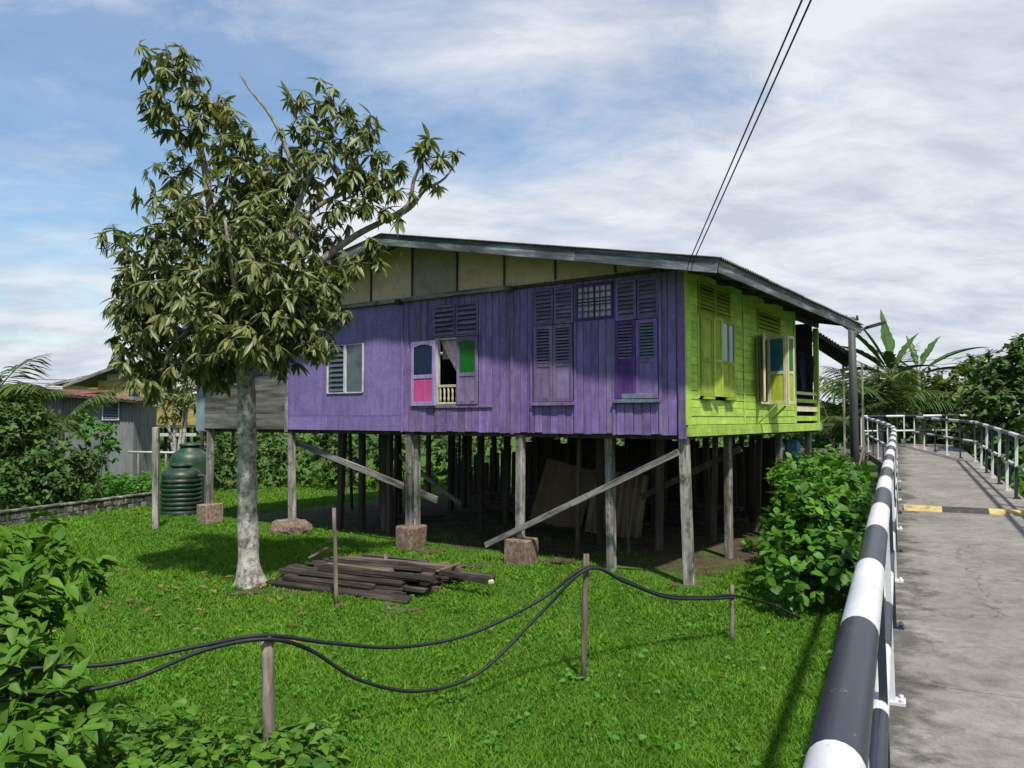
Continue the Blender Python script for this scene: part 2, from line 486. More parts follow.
def empty(name, loc=(0, 0, 0), rz=0.0):
    o = bpy.data.objects.new(name, None)
    o.empty_display_size = 0.2
    COL.objects.link(o)
    o.location = loc
    o.rotation_euler = (0, 0, rz)
    return o


def link(name, me, mat=None, parent=None, loc=(0, 0, 0), rot=(0, 0, 0)):
    o = bpy.data.objects.new(name, me)
    COL.objects.link(o)
    if mat is not None and len(me.materials) == 0:
        me.materials.append(mat)
    if parent is not None:
        o.parent = parent
    o.location = loc
    o.rotation_euler = rot
    return o


_boxes = {}


def box_mesh(sx, sy, sz, bev, mat, jag=0.0):
    key = (round(sx, 3), round(sy, 3), round(sz, 3), round(bev, 4), mat.name) if not jag else None
    if key in _boxes:
        return _boxes[key]
    bm = bmesh.new()
    bmesh.ops.create_cube(bm, size=1.0)
    for v in bm.verts:
        v.co = Vector((v.co.x * sx, v.co.y * sy, v.co.z * sz))
        if jag:
            v.co += Vector((random.uniform(-jag, jag), random.uniform(-jag, jag), random.uniform(-jag, jag)))
    if bev > 0:
        bmesh.ops.bevel(bm, geom=bm.edges[:], offset=min(bev, 0.3 * min(sx, sy, sz)), segments=1, affect='EDGES', profile=0.5)
    me = bpy.data.meshes.new('box')
    bm.to_mesh(me)
    bm.free()
    me.materials.append(mat)
    if key:
        _boxes[key] = me
    return me


def box(name, x, y, z, mat, parent=None, bev=0.004, jag=0.0):
    """a chamfered board from three (min, max) ranges, origin in its middle"""
    me = box_mesh(x[1] - x[0], y[1] - y[0], z[1] - z[0], bev, mat, jag)
    return link(name, me, mat, parent, ((x[0] + x[1]) / 2, (y[0] + y[1]) / 2, (z[0] + z[1]) / 2))


def boxes_mesh(lst, mat, bev=0.003):
    bm = bmesh.new()
    for (x, y, z) in lst:
        r = bmesh.ops.create_cube(bm, size=1.0)
        for v in r['verts']:
            v.co = Vector((x[0] + (v.co.x + .5) * (x[1] - x[0]), y[0] + (v.co.y + .5) * (y[1] - y[0]), z[0] + (v.co.z + .5) * (z[1] - z[0])))
    if bev:
        bmesh.ops.bevel(bm, geom=bm.edges[:], offset=bev, segments=1, affect='EDGES', profile=0.5)
    me = bpy.data.meshes.new('boxes')
    bm.to_mesh(me)
    bm.free()
    me.materials.append(mat)
    return me


def beam(name, a, b, w, h, mat, parent=None, roll=0.0, bev=0.006, jag=0.0):
    """a board of section w x h from point a to point b, its own length along local X"""
    a, b = Vector(a), Vector(b)
    d = b - a
    me = box_mesh(d.length, w, h, bev, mat, jag)
    o = link(name, me, mat, parent)
    q = d.to_track_quat('X', 'Z')
    m = Matrix.Translation((a + b) / 2) @ q.to_matrix().to_4x4() @ Matrix.Rotation(roll, 4, 'X')
    o.matrix_local = m
    return o


def tube_data(paths, sides=8):
    """paths: list of (points, radii) -> verts, faces, one closed tube per path"""
    V, Fc = [], []
    for pts, rad in paths:
        pts = [Vector(p) for p in pts]
        n = len(pts)
        up = None
        base = len(V)
        for i, p in enumerate(pts):
            t = (pts[min(i + 1, n - 1)] - pts[max(i - 1, 0)]).normalized()
            if up is None:
                up = Vector((0, 0, 1)) if abs(t.z) < 0.9 else Vector((1, 0, 0))
            x = t.cross(up)
            if x.length < 1e-5:
                x = t.orthogonal()
            x.normalize()
            y = x.cross(t).normalized()
            up = y
            r = rad[i] if hasattr(rad, '__len__') else rad
            for k in range(sides):
                a = 2 * math.pi * k / sides
                V.append(p + x * (r * math.cos(a)) + y * (r * math.sin(a)))
        for i in range(n - 1):
            for k in range(sides):
                k2 = (k + 1) % sides
                Fc.append((base + i * sides + k, base + i * sides + k2, base + (i + 1) * sides + k2, base + (i + 1) * sides + k))
        Fc.append(tuple(base + k for k in range(sides))[::-1])
        Fc.append(tuple(base + (n - 1) * sides + k for k in range(sides)))
    return V, Fc


def tubes(name, paths, mat, parent=None, sides=8, smooth=True):
    V, Fc = tube_data(paths, sides)
    me = bpy.data.meshes.new(name)
    me.from_pydata(V, [], Fc)
    me.materials.append(mat)
    if smooth:
        me.polygons.foreach_set('use_smooth', [len(p.vertices) == 4 for p in me.polygons])
    me.update()
    return link(name, me, mat, parent)


def smooth_path(pts, n=8):
    """Catmull-Rom through the points"""
    P = [Vector(p) for p in pts]
    P = [P[0] * 2 - P[1]] + P + [P[-1] * 2 - P[-2]]
    out = []
    for i in range(1, len(P) - 2):
        for k in range(n):
            t = k / n
            a, b, c, d = P[i - 1], P[i], P[i + 1], P[i + 2]
            out.append(0.5 * ((2 * b) + (c - a) * t + (2 * a - 5 * b + 4 * c - d) * t * t + (3 * b - a - 3 * c + d) * t ** 3))
    out.append(P[-2])
    return out


# ---- leaves --------------------------------------------------------------
def leaf_template(kind):
    """verts of a leaf of length 1 along +Y, width along X, folded along its midrib, drooping"""
    if kind == 'lance':
        prof = [(0.0, .012), (.12, .06), (.4, .115), (.75, .075), (1.0, .004)]
        fold, droop = .35, .22
    elif kind == 'broad':
        prof = [(0.0, .012), (.12, .05), (.35, .20), (.62, .235), (.85, .13), (1.0, .01)]
        fold, droop = .22, .18
    elif kind == 'heart':
        prof = [(0.0, .02), (.1, .30), (.35, .42), (.7, .25), (1.0, .01)]
        fold, droop = .2, .25
    else:  # small
        prof = [(0.0, .02), (.45, .26), (1.0, .01)]
        fold, droop = .25, .15
    V = []
    for t, w in prof:
        z = -droop * t * t
        V += [(-w, t, z + fold * w), (0, t, z), (w, t, z + fold * w)]
    Fc = []
    for i in range(len(prof) - 1):
        a = i * 3
        Fc += [(a, a + 1, a + 4, a + 3), (a + 1, a + 2, a + 5, a + 4)]
    return np.array(V, dtype=np.float64), Fc


TEMPL = {k: leaf_template(k) for k in ('lance', 'broad', 'heart', 'small')}


def norm(a):
    return a / np.maximum(np.linalg.norm(a, axis=-1, keepdims=True), 1e-9)


def frames(d, up):
    y = norm(d)
    x = np.cross(y, up)
    x = norm(x + 1e-6)
    z = np.cross(x, y)
    return np.stack([x, y, z], axis=-1)


def quads_mesh(name, V, Q, tint, mat):
    """numpy quads -> mesh; tint per vertex"""
    me = bpy.data.meshes.new(name)
    me.vertices.add(len(V))
    me.vertices.foreach_set('co', np.ascontiguousarray(V, dtype=np.float32).ravel())
    nq, k = Q.shape
    me.loops.add(nq * k)
    me.loops.foreach_set('vertex_index', np.ascontiguousarray(Q, dtype=np.int32).ravel())
    me.polygons.add(nq)
    me.polygons.foreach_set('loop_start', np.arange(0, nq * k, k, dtype=np.int32))
    me.polygons.foreach_set('loop_total', np.full(nq, k, dtype=np.int32))
    me.polygons.foreach_set('use_smooth', np.ones(nq, dtype=bool))
    at_ = me.attributes.new('tint', 'FLOAT', 'POINT')
    at_.data.foreach_set('value', np.ascontiguousarray(tint, dtype=np.float32))
    me.update()
    me.validate()
    me.materials.append(mat)
    return me


def leaves(name, pos, direc, up, size, tint, mat, kind='broad', parent=None, width=1.0, loc=(0, 0, 0), n_parts=0):
    """many leaves in one mesh; the n_parts nearest to the viewer become leaf objects of their own"""
    T, Fc = TEMPL[kind]
    pos = np.asarray(pos) - np.asarray(loc)
    Rm = frames(direc, up)
    if n_parts:
        dist = np.linalg.norm((pos + np.asarray(loc)) - np.array([0, 0, EYE]), axis=1)
        order = np.argsort(dist / np.maximum(size, 1e-3) ** 0.5)
        sel, rest = order[:n_parts], order[n_parts:]
        ms = []
        for q in range(4):
            m_ = quads_mesh('leaf', T * np.array([width, 1, 1]), np.array(Fc), np.full(len(T), 0.2 + 0.2 * q), mat)
            ms.append(m_)
        for i in sel:
            o = bpy.data.objects.new('leaf', ms[int(min(3, max(0, tint[i] * 4)))])
            COL.objects.link(o)
            o.parent = parent
            m4 = Matrix.Identity(4)
            for r_ in range(3):
                for c_ in range(3):
                    m4[r_][c_] = Rm[i, r_, c_] * size[i]
                m4[r_][3] = pos[i, r_]
            o.matrix_local = m4
        pos, Rm, size, tint = pos[rest], Rm[rest], size[rest], tint[rest]
    n = len(pos)
    if n == 0:
        return None
    Tw = T * np.array([width, 1, 1])
    V = np.einsum('nij,kj->nki', Rm, Tw) * size[:, None, None] + pos[:, None, :]
    Q = (np.array(Fc)[None] + (np.arange(n) * len(T))[:, None, None]).reshape(-1, 4)
    me = quads_mesh(name, V.reshape(-1, 3), Q, np.repeat(tint, len(T)), mat)
    return link(name, me, mat, parent)


def rand_dirs(n):
    v = rng.normal(size=(n, 3))
    return norm(v)


def rosettes(centres, twig, per, size, droop=0.6, spread=0.9):
    """leaves radiating round a twig tip"""
    n = len(centres)
    C = np.repeat(centres, per, axis=0)
    A = np.repeat(norm(twig), per, axis=0)
    o = rand_dirs(n * per)
    o = norm(o - (o * A).sum(1, keepdims=True) * A)
    d = norm(o * spread + A * rng.uniform(.15, .8, (n * per, 1)) + np.array([0, 0, -1]) * droop * rng.uniform(.5, 1.3, (n * per, 1)))
    P = C - A * rng.uniform(0, .3, (n * per, 1)) * size
    s = size * rng.uniform(.65, 1.2, n * per)
    up = norm(A + np.array([0, 0, 1.0]) + rng.normal(scale=.25, size=(n * per, 3)))
    return P, d, up, s


def blob_points(blobs, dens, shell=0.55):
    """random points in ellipsoids (cx,cy,cz,rx,ry,rz), crowded towards the outside; returns points and outward direction"""
    P, N = [], []
    for (cx, cy, cz, rx, ry, rz) in blobs:
        n = max(3, int(dens * (rx * ry + ry * rz + rx * rz) / 3))
        d = rand_dirs(n)
        r = (shell + (1 - shell) * rng.random((n, 1))) * rng.uniform(.86, 1.12, (n, 1))
        P.append(np.array([cx, cy, cz]) + d * r * np.array([rx, ry, rz]))
        N.append(norm(d / np.array([rx, ry, rz])))
    return np.concatenate(P), np.concatenate(N)


def bush(name, label, cat, base, blobs, mat, dens, size, kind='broad', group=None, width=1.0, stems=6, per=4, n_parts=0,
         stem_r=0.02, droop=0.25, stem_mat=None, zmin=0.02):
    """a shrub or a tree mass: Empty > stem, crown (leaf clusters on twigs)"""
    root = empty(name, base)
    b = np.array(base)
    P, N = blob_points(blobs, dens, .45)
    P = P + N * np.where(rng.random((len(P), 1)) < .12, rng.uniform(0, .22, (len(P), 1)), 0) * min(1.0, size * 6)
    keep = P[:, 2] > zmin
    P, N = P[keep], N[keep]
    tw = norm(N + np.array([0, 0, .5]) + rng.normal(scale=.4, size=N.shape))
    p, d, u, s = rosettes(P, tw, per, size, droop)
    ok = p[:, 2] > zmin
    p, d, u, s = p[ok], d[ok], u[ok], s[ok]
    cl = np.repeat(rng.random(len(P)), per)[ok]
    t = np.clip(.5 * cl + .5 * rng.random(len(p)), 0, 1)
    leaves('crown', p, d, u, s, t, mat, kind, root, width, base, n_parts)
    paths = []
    for k in range(stems):
        bl = blobs[k % len(blobs)]
        tip = Vector((bl[0], bl[1], bl[2])) - Vector(base) + Vector((random.uniform(-.4, .4) * bl[3], random.uniform(-.4, .4) * bl[4], .3 * bl[5]))
        a = Vector((random.uniform(-.15, .15), random.uniform(-.15, .15), -0.03))
        mid = a.lerp(tip, .5) + Vector((random.uniform(-.1, .1), random.uniform(-.1, .1), .1))
        paths.append((smooth_path([a, mid, tip], 4), np.linspace(stem_r, stem_r * .35, 9)))
    tubes('stem' if stem_r < .05 else 'trunk', paths, stem_mat or M['twig'], root, 6)
    tag(root, label, cat, group)
    return root


# ================================================================== SETTING
def sheet(name, pts, z, mat, kind='structure', sub=0):
    me = bpy.data.meshes.new(name)
    me.from_pydata([(p[0], p[1], z) for p in pts], [], [tuple(range(len(pts)))])
    me.materials.append(mat)
    o = link(name, me)
    tag(o, kind=kind)
    return o


g = sheet('ground', [(-400, -300), (400, -300), (400, 700), (-400, 700)], 0.0, M['ground'])
tag(g, 'green grassy ground spreading out round the house', 'ground')

# house frame: corner of the purple and the lime wall; local X out of the lime wall, local Y along it
HC = Vector((2.40, 10.66, 0))
HR = -math.atan2(0.578, 0.816)
HM = Matrix.Translation(HC) @ Matrix.Rotation(HR, 4, 'Z')
HMi = HM.inverted()


def loc_ray(px, py):
    o = HMi @ Vector((0, 0, EYE))
    d = HMi.to_3x3() @ ray(px, py)
    return o, d


def pw(px, py, y=0.0):       # a pixel on the purple wall plane -> local x, z
    o, d = loc_ray(px, py)
    p = o + d * ((y - o.y) / d.y)
    return p.x, p.z


def gw(px, py, x=0.0):       # a pixel on the lime wall plane -> local y, z
    o, d = loc_ray(px, py)
    p = o + d * ((x - o.x) / d.x)
    return p.y, p.z


def hw(x, y, z):             # house local -> world
    return HM @ Vector((x, y, z))


# bare earth under the house, irregular edge
pts = []
for k in range(64):
    a = 2 * math.pi * k / 64
    ex, ey = math.cos(a), math.sin(a)
    q = max(abs(ex), abs(ey))
    x = -5.6 + ex / q * 5.7 + random.uniform(-.25, .25)
    y = 4.8 + ey / q * 4.0 + random.uniform(-.25, .25)
    p = hw(x, y, 0)
    pts.append((p.x, p.y))
e = sheet('bare_earth', pts, 0.006, M['dirt'])
tag(e, 'bare brown earth in the shade under the stilt house', 'ground')

# ------------------------------------------------------------------ walkway
WU = Vector((0.448, 0.894, 0)).normalized()
WR = Vector((WU.y, -WU.x, 0))
WK = 0.0231
WZ = 0.70


def wk(a, l, h=0.0):
    p = WU * a + WR * l
    p.z = WZ + WK * a + h
    return p


walk = empty('walkway', (0, 0, 0))
tag(walk, 'raised stained concrete footpath beside the lawn', 'path', kind='structure')


def slab_mesh(poly, t=0.16, z=0.0):
    """prism of a polygon given as (along, lateral) pairs"""
    bm = bmesh.new()
    top = [bm.verts.new(wk(a, l, z)) for a, l in poly]
    bot = [bm.verts.new(wk(a, l, z - t)) for a, l in poly]
    n = len(poly)
    bm.faces.new(top)
    bm.faces.new(bot[::-1])
    for i in range(n):
        bm.faces.new((top[i], bot[i], bot[(i + 1) % n], top[(i + 1) % n]))
    bmesh.ops.recalc_face_normals(bm, faces=bm.faces[:])
    me = bpy.data.meshes.new('slab')
    bm.to_mesh(me)
    bm.free()
    return me


edges = [-6.0, -2.95, 0.2, 4.95, 8.0, 12.4, 17.0, 21.5, 26.0, 31.0]


def lat_left(a):      # left edge of the deck swings left past 17 m
    return -0.12 if a < 17 else -0.12 - 0.95 * ((a - 17) / 9) ** 1.5


def lat_right(a):
    return 1.72 if a < 21.5 else 1.72 - 0.0 * (a - 21.5)


for i in range(len(edges) - 1):
    a0, a1 = edges[i] + 0.004, edges[i + 1] - 0.004
    n = 6
    left = [(a0 + (a1 - a0) * k / n, lat_left(a0 + (a1 - a0) * k / n)) for k in range(n + 1)]
    right = [(a0 + (a1 - a0) * k / n, lat_right(a0 + (a1 - a0) * k / n)) for k in range(n, -1, -1)]
    link('slab', slab_mesh(left + right), M['concrete'], walk)
# side path on the left at the far end, and the cross path
link('slab', slab_mesh([(24.0, -4.2), (27.2, -4.2), (27.2, -1.25), (24.0, -0.80)], .15, -0.02), M['concrete'], walk)
# edge beams and short piles carrying the deck
for l in (0.05, 1.55):
    beam('edge_beam', wk(-6, l, -.30), wk(31, l, -.30), .16, .26, M['concrete_pier'], walk)
    for a in np.arange(-4, 31, 3.0):
        p = wk(a, l, 0)
        box('pile', (p.x - .1, p.x + .1), (p.y - .1, p.y + .1), (-.05, p.z - .40), M['concrete_pier'], walk, .01)

# speed hump: three painted pieces
hump = empty('speed_hump', wk(12.58, .8))
tag(hump, 'low yellow and black painted speed hump across the concrete path', 'speed hump')
hl = wk(12.58, .8)
for l0, l1, mn, nm in ((.02, .50, 'bump_yellow', 'yellow_section'), (.504, 1.06, 'bump_black', 'black_section'), (1.064, 1.60, 'bump_yellow', 'yellow_section')):
    prof = [(-.17, -.004), (-.13, .035), (-.05, .055), (.05, .055), (.13, .035), (.17, -.004)]
    V = [wk(12.58 + a, l, h) - hl for l in (l0, l1) for a, h in prof]
    n = len(prof)
    Fc = [(i, i + 1, n + i + 1, n + i) for i in range(n - 1)] + [tuple(range(n))[::-1], tuple(range(n, 2 * n))]
    me = bpy.data.meshes.new('section')
    me.from_pydata(V, [], Fc)
    link(nm, me, M[mn], hump)


# ------------------------------------------------------------------ railings
def pipe(name, pts, r, stripe, off, parent, sides=14):
    """pipe along the points with alternating dark and white bands of length stripe"""
    P = [Vector(p) for p in pts]
    S = [0.0]
    for i in range(1, len(P)):
        S.append(S[-1] + (P[i] - P[i - 1]).length)
    cuts = sorted(set([round(s, 4) for s in S] + [round(off + k * stripe, 4) for k in range(-40, 60) if 0 < off + k * stripe < S[-1]]))
    res = []
    for s in cuts:
        i = max(0, min(len(S) - 2, int(np.searchsorted(S, s)) - 1))
        t = (s - S[i]) / max(1e-6, S[i + 1] - S[i])
        res.append(P[i].lerp(P[i + 1], t))
    V, Fc = tube_data([(res, r)], sides)
    me = bpy.data.meshes.new(name)
    me.from_pydata(V, [], Fc)
    me.materials.append(M['rail_black'])
    me.materials.append(M['rail_white'])
    for i in range(len(res) - 1):
        mid = (cuts[i] + cuts[i + 1]) / 2
        w = int(math.floor((mid - off) / stripe)) % 2
        for k in range(sides):
            me.polygons[i * sides + k].material_index = w
            me.polygons[i * sides + k].use_smooth = True
    me.update()
    return link(name, me, None, parent)


def rail_post(parent, base, top, mode, w=0.05, mid=0.5, inner=None):
    """upright of flat bar with a base plate; mode: white, black, or halves"""
    base, top = Vector(base), Vector(top)
    d = top - base
    m = base + d * mid
    cols = {'white': ('rail_white', 'rail_white'), 'black': ('rail_black', 'rail_black'),
            'low_white': ('rail_white', 'rail_black'), 'high_white': ('rail_black', 'rail_white')}[mode]
    bm = bmesh.new()
    ax, ay = WU * (w / 2), WR * (w * .28)
    rings = []
    for p in (base, m, top):
        rings.append([bm.verts.new(p + ax * sx_ + ay * sy_) for sx_, sy_ in ((-1, -1), (1, -1), (1, 1), (-1, 1))])
    for i in range(2):
        for k in range(4):
            f = bm.faces.new((rings[i][k], rings[i][(k + 1) % 4], rings[i + 1][(k + 1) % 4], rings[i + 1][k]))
            f.material_index = i
    bm.faces.new(rings[2]).material_index = 1
    # base plate
    r = bmesh.ops.create_cube(bm, size=1.0)
    for v in r['verts']:
        v.co = base + WU * (v.co.x * .10) + WR * (v.co.y * .10 + .012) + Vector((0, 0, v.co.z * .016 + .008))
    bmesh.ops.recalc_face_normals(bm, faces=bm.faces[:])
    me = bpy.data.meshes.new('post')
    bm.to_mesh(me)
    bm.free()
    me.materials.append(M[cols[0]])
    me.materials.append(M[cols[1]])
    o = link('post', me, None, parent)
    bl = []
    for s in (-1, 1):
        c = base + WU * (.03 * s) + WR * .042
        bl.append(([c + Vector((0, 0, .01)), c + Vector((0, 0, .034))], .011))
    tubes('bolt', bl, M[cols[0]], o, 6)
    return o


# left railing: follows the deck edge, then curls left with it
def lrail(a):
    base = -0.05 if a < 16.5 else -0.05 - 0.85 * ((a - 16.5) / 9.5) ** 1.35
    return base


lr = empty('railing', wk(5, -.05))
tag(lr, 'near black and white striped pipe railing on the lawn side of the path', 'railing')


def rel(p, root):
    return Vector(p) - root.location


A = list(np.linspace(-2.0, 16.5, 4)) + list(np.linspace(17.5, 26.5, 10))
pipe('handrail', [rel(wk(a, lrail(a) - .055, 1.0), lr) for a in A], .047, .80, 3.38, lr, 20)
pipe('middle_rail', [rel(wk(a, lrail(a) - .035, .50), lr) for a in A], .031, .80, 2.6, lr, 14)
k = 0
a = -1.40
while a < 26.5:
    rail_post(lr, rel(wk(a, lrail(a) - .015), lr), rel(wk(a, lrail(a) - .03, .985), lr), 'white' if k % 2 == 0 else 'black', .05)
    a += 1.5
    k += 1

rr = empty('railing', wk(14, 1.62))
tag(rr, 'right hand railing of the path with half black half white posts', 'railing')
A = list(np.linspace(6.0, 21.3, 5)) + [22.3]
pipe('handrail', [rel(wk(a, 1.66, .98), rr) for a in A], .036, 1.15, .3, rr)
pipe('middle_rail', [rel(wk(a, 1.64, .50), rr) for a in A], .028, 1.15, .9, rr)
k = 0
for a in np.arange(6.35, 21.4, 1.16):
    rail_post(rr, rel(wk(a, 1.60), rr), rel(wk(a, 1.63, .965), rr), 'low_white' if k % 2 == 0 else 'high_white', .075, .52)
    k += 1

fr = empty('railing', wk(25, .9))
tag(fr, 'short striped railing beyond the path bend, slanting in front of the end railing', 'railing')
S0, S1 = (22.3, 1.64), (28.3, .40)
pp = [(S0[0] + (S1[0] - S0[0]) * t, S0[1] + (S1[1] - S0[1]) * t) for t in np.linspace(0, 1, 6)]
pipe('handrail', [rel(wk(a, l, .98), fr) for a, l in pp], .036, .9, .3, fr)
pipe('middle_rail', [rel(wk(a, l, .50), fr) for a, l in pp], .028, .9, .9, fr)
for k, (a, l) in enumerate(pp):
    rail_post(fr, rel(wk(a, l), fr), rel(wk(a, l, .965), fr), ('low_white', 'black', 'white', 'black', 'low_white', 'white')[k], .07, .52)

cr = empty('railing', wk(28.6, .4))
tag(cr, 'striped end railing running straight across the far end of the path', 'railing')
C0, C1 = wk(28.0, -1.15), wk(29.7, 2.0)
cp = [C0.lerp(C1, t) for t in np.linspace(0, 1, 6)]
pipe('handrail', [rel(p + Vector((0, 0, 1.0)), cr) for p in cp], .040, .62, .2, cr)
pipe('middle_rail', [rel(p + Vector((0, 0, .52)), cr) for p in cp], .030, .62, .5, cr)
for k, p in enumerate(cp):
    rail_post(cr, rel(p, cr), rel(p + Vector((0, 0, .98)), cr), ('white', 'black', 'white', 'black', 'white', 'black')[k], .075)

# ================================================================== THE STILT HOUSE
house = empty('stilt_house', HC, HR)
tag(house, 'purple and lime green timber house raised on grey posts', 'house')
ZB, ZT = 2.07, 4.36
XL = -11.3          # far left end
XS = -8.46          # end of the purple part
RIDGE = -5.25
SLOPE = 0.19
YB = 8.6            # depth of the house


def roof_z(x):
    return 4.30 + SLOPE * (min(0.7 - x, 0.7 - 2 * RIDGE + x))


def part(name, mat, parent=house, **k):
    return None


# ---- purple wall ----------------------------------------------------------
wallp = empty('purple_wall', (0, 0, 0))
wallp.parent = house


def prect(x0, y0, x1, y1):
    """pixel rectangle on the purple wall -> local (x0, x1, z0, z1)"""
    ym, xm = (y0 + y1) / 2, (x0 + x1) / 2
    return pw(x0, ym)[0], pw(x1, ym)[0], pw(xm, y1)[1], pw(xm, y0)[1]


W1 = prect(411, 338, 479, 405)
V1 = prect(434, 304, 479, 337)
V2 = prect(535, 288, 574, 324)
GR = prect(576, 283, 614, 320)
V3 = prect(616, 279, 659, 318)
S2 = prect(535, 325, 574, 402)
S3 = prect(616, 320, 659, 399)
LW = prect(328, 345, 364, 393)
OPEN1 = prect(436, 338, 458, 405)
CL1 = prect(458, 338, 479, 405)

V1 = (V1[0], V1[1], OPEN1[3] + .004, V1[3])
V2 = (V2[0], V2[1], S2[3] + .004, V2[3])
V3 = (V3[0], V3[1], S3[3] + .004, V3[3])
CL1 = (CL1[0], CL1[1], OPEN1[2], OPEN1[3])
holes = [OPEN1, CL1, V1, V2, GR, V3, S2, S3]
XP = pw(403, 370)[0]
xb = sorted(set([XP, 0.0] + [h[i] for h in holes for i in (0, 1)]))
xb2 = [xb[0]]
for x in xb[1:]:
    if x - xb2[-1] > .03:
        xb2.append(x)
for x0, x1 in zip(xb2[:-1], xb2[1:]):
    n = max(1, round((x1 - x0) / .135))
    for i in range(n):
        a0 = x0 + (x1 - x0) * i / n
        a1 = x0 + (x1 - x0) * (i + 1) / n
        mid = (a0 + a1) / 2
        bl = sorted([(h[2], h[3]) for h in holes if h[0] - .01 < mid < h[1] + .01])
        z = ZB + random.uniform(-.015, .008)
        top = min(ZT, roof_z(mid) - .04)
        segs = []
        for (b0, b1) in bl:
            if b0 - z > .03:
                segs.append((z, b0))
            z = max(z, b1)
        if top - z > .03:
            segs.append((z, top))
        dy = random.uniform(-.006, .006)
        for (z0, z1) in segs:
            o = box('plank', (a0 + .0045, a1 - .0045), (-.012 + dy, .012 + dy), (z0, z1), M['purple'] if random.random() < .80 else M['purple_old'], wallp, .003)
            o.rotation_euler = (random.uniform(-.002, .002), random.uniform(-.0012, .0012), random.uniform(-.02, .02))

# flat sheets on the left part of the purple wall
z416 = pw(345, 416)[1]
cols = [XS, LW[0], LW[1], XP]
for i in range(3):
    a0, a1 = cols[i] + .002, cols[i + 1] - .002
    box('sheet', (a0, a1), (-.006, .008), (ZB, z416 - .002), M['purple_sheet'], wallp, .002)
    if i == 1:
        box('sheet', (a0, a1), (-.008, .006), (z416 + .002, LW[2]), M['purple_sheet'], wallp, .002)
        box('sheet', (a0, a1), (-.008, .006), (LW[3], ZT - .01), M['purple_sheet'], wallp, .002)
    else:
        box('sheet', (a0, a1), (-.008, .006), (z416 + .002, ZT - .01), M['purple_sheet'], wallp, .002)
# cover strips
box('cover_strip', (XP - .025, XP + .02), (-.034, -.014), (ZB - .02, ZT - .02), M['purple_sheet'], wallp)
for xx in (pw(513, 370)[0],):
    box('cover_strip', (xx - .03, xx + .03), (-.036, -.019), (ZB - .03, ZT - .03), M['purple_old'], wallp)
for xx, zz0, zz1 in ((pw(576, 370)[0], ZB, GR[2] - .01), (pw(532, 370)[0], ZB, ZT - .05), (pw(614.5, 370)[0], ZB - .02, GR[2] - .01), (pw(661, 370)[0], ZB, ZT - .05)):
    box('cover_strip', (xx - .022, xx + .022), (-.034, -.019), (zz0, zz1), M['purple'], wallp)
box('corner_board', (-.10, .012), (-.045, -.021), (ZB - .06, 4.40), M['purple'], wallp)
box('rail_strip', (W1[0] + .2, XP + 2.0), (-.036, -.02), (W1[2] - .05, W1[2] - .01), M['purple_old'], wallp)

# head beam between wall and gable
beam('head_beam', (XS - .05, -.05, ZT + .035), (pw(508, 290)[0], -.05, ZT + .035), .06, .075, M['grey_wood_x'], house)
beam('head_beam', (pw(509, 290)[0], -.035, ZT + .02), (-.35, -.035, ZT + .02), .05, .05, M['dark_wood'], house)
for px_ in (402, 512):
    xx = pw(px_, 300)[0]
    beam('beam_end', (xx, -.14, ZT + .0), (xx, -.03, ZT + .0), .10, .09, M['dark_wood'], house)

# ---- gable ----------------------------------------------------------------
gable = empty('gable', (0, 0, 0))
gable.parent = house
gx = [XS, pw(318, 290)[0], pw(372, 280)[0], pw(413, 275)[0], pw(458, 270)[0], pw(505, 270)[0], pw(556, 268)[0], pw(616, 266)[0], -.35]


def gable_panel(x0, x1, zb, mat, name='panel', y0=-.012, y1=.006):
    xs = [x0, x1]
    if x0 < RIDGE < x1:
        xs = [x0, RIDGE, x1]
    bm = bmesh.new()
    topv = [(x, max(zb + .02, roof_z(x) - .03)) for x in xs]
    ring = [(x0, zb)] + [(x1, zb)] + topv[::-1]
    cx = sum(p[0] for p in ring) / len(ring)
    cz = sum(p[1] for p in ring) / len(ring)
    f = [bm.verts.new((x - cx, y0, z - cz)) for x, z in ring]
    b = [bm.verts.new((x - cx, y1, z - cz)) for x, z in ring]
    n = len(ring)
    bm.faces.new(f)
    bm.faces.new(b[::-1])
    for i in range(n):
        bm.faces.new((f[i], b[i], b[(i + 1) % n], f[(i + 1) % n]))
    bmesh.ops.recalc_face_normals(bm, faces=bm.faces[:])
    me = bpy.data.meshes.new(name)
    bm.to_mesh(me)
    bm.free()
    return link(name, me, mat, gable, (cx, 0, cz))


for i in range(len(gx) - 1):
    gable_panel(gx[i] + .004, gx[i + 1] - .004, ZT + .05, M['gable_grey'] if i == 3 else M['gable_tan'])
    if i:
        x = gx[i]
        box('batten', (x - .018, x + .018), (-.034, -.014), (ZT + .075, roof_z(x) - .05), M['dark_wood'], gable)
gable_panel(XL, XS - .01, ZT - .02, M['gable_grey'])

# ---- louvre window on the sheet wall -------------------------------------
lw = link('louvre_window', boxes_mesh([
    ((LW[0], LW[0] + .02), (-.035, .03), (LW[2], LW[3])), ((LW[1] - .02, LW[1]), (-.035, .03), (LW[2], LW[3])),
    (((LW[0] + LW[1]) / 2 - .03, (LW[0] + LW[1]) / 2 + .03), (-.033, .03), (LW[2], LW[3])),
    ((LW[0] + .01, LW[1] - .01), (-.03, .03), (LW[2] - .01, LW[2] + .012)), ((LW[0] + .01, LW[1] - .01), (-.012, .03), (LW[3] - .008, LW[3] + .006))],
    M['frame_white']), None, house)
mxx = (LW[0] + LW[1]) / 2
nsl = 9
for i in range(nsl):
    z0 = LW[2] + .03 + (LW[3] - LW[2] - .06) * i / nsl
    z1 = z0 + (LW[3] - LW[2] - .06) / nsl
    o = box('glass_slat', (LW[0] + .04, mxx - .035), (-.003, .003), (z0, z1 + .01), M['greyglass'], lw, 0)
    o.rotation_euler = (R(-24), 0, 0)
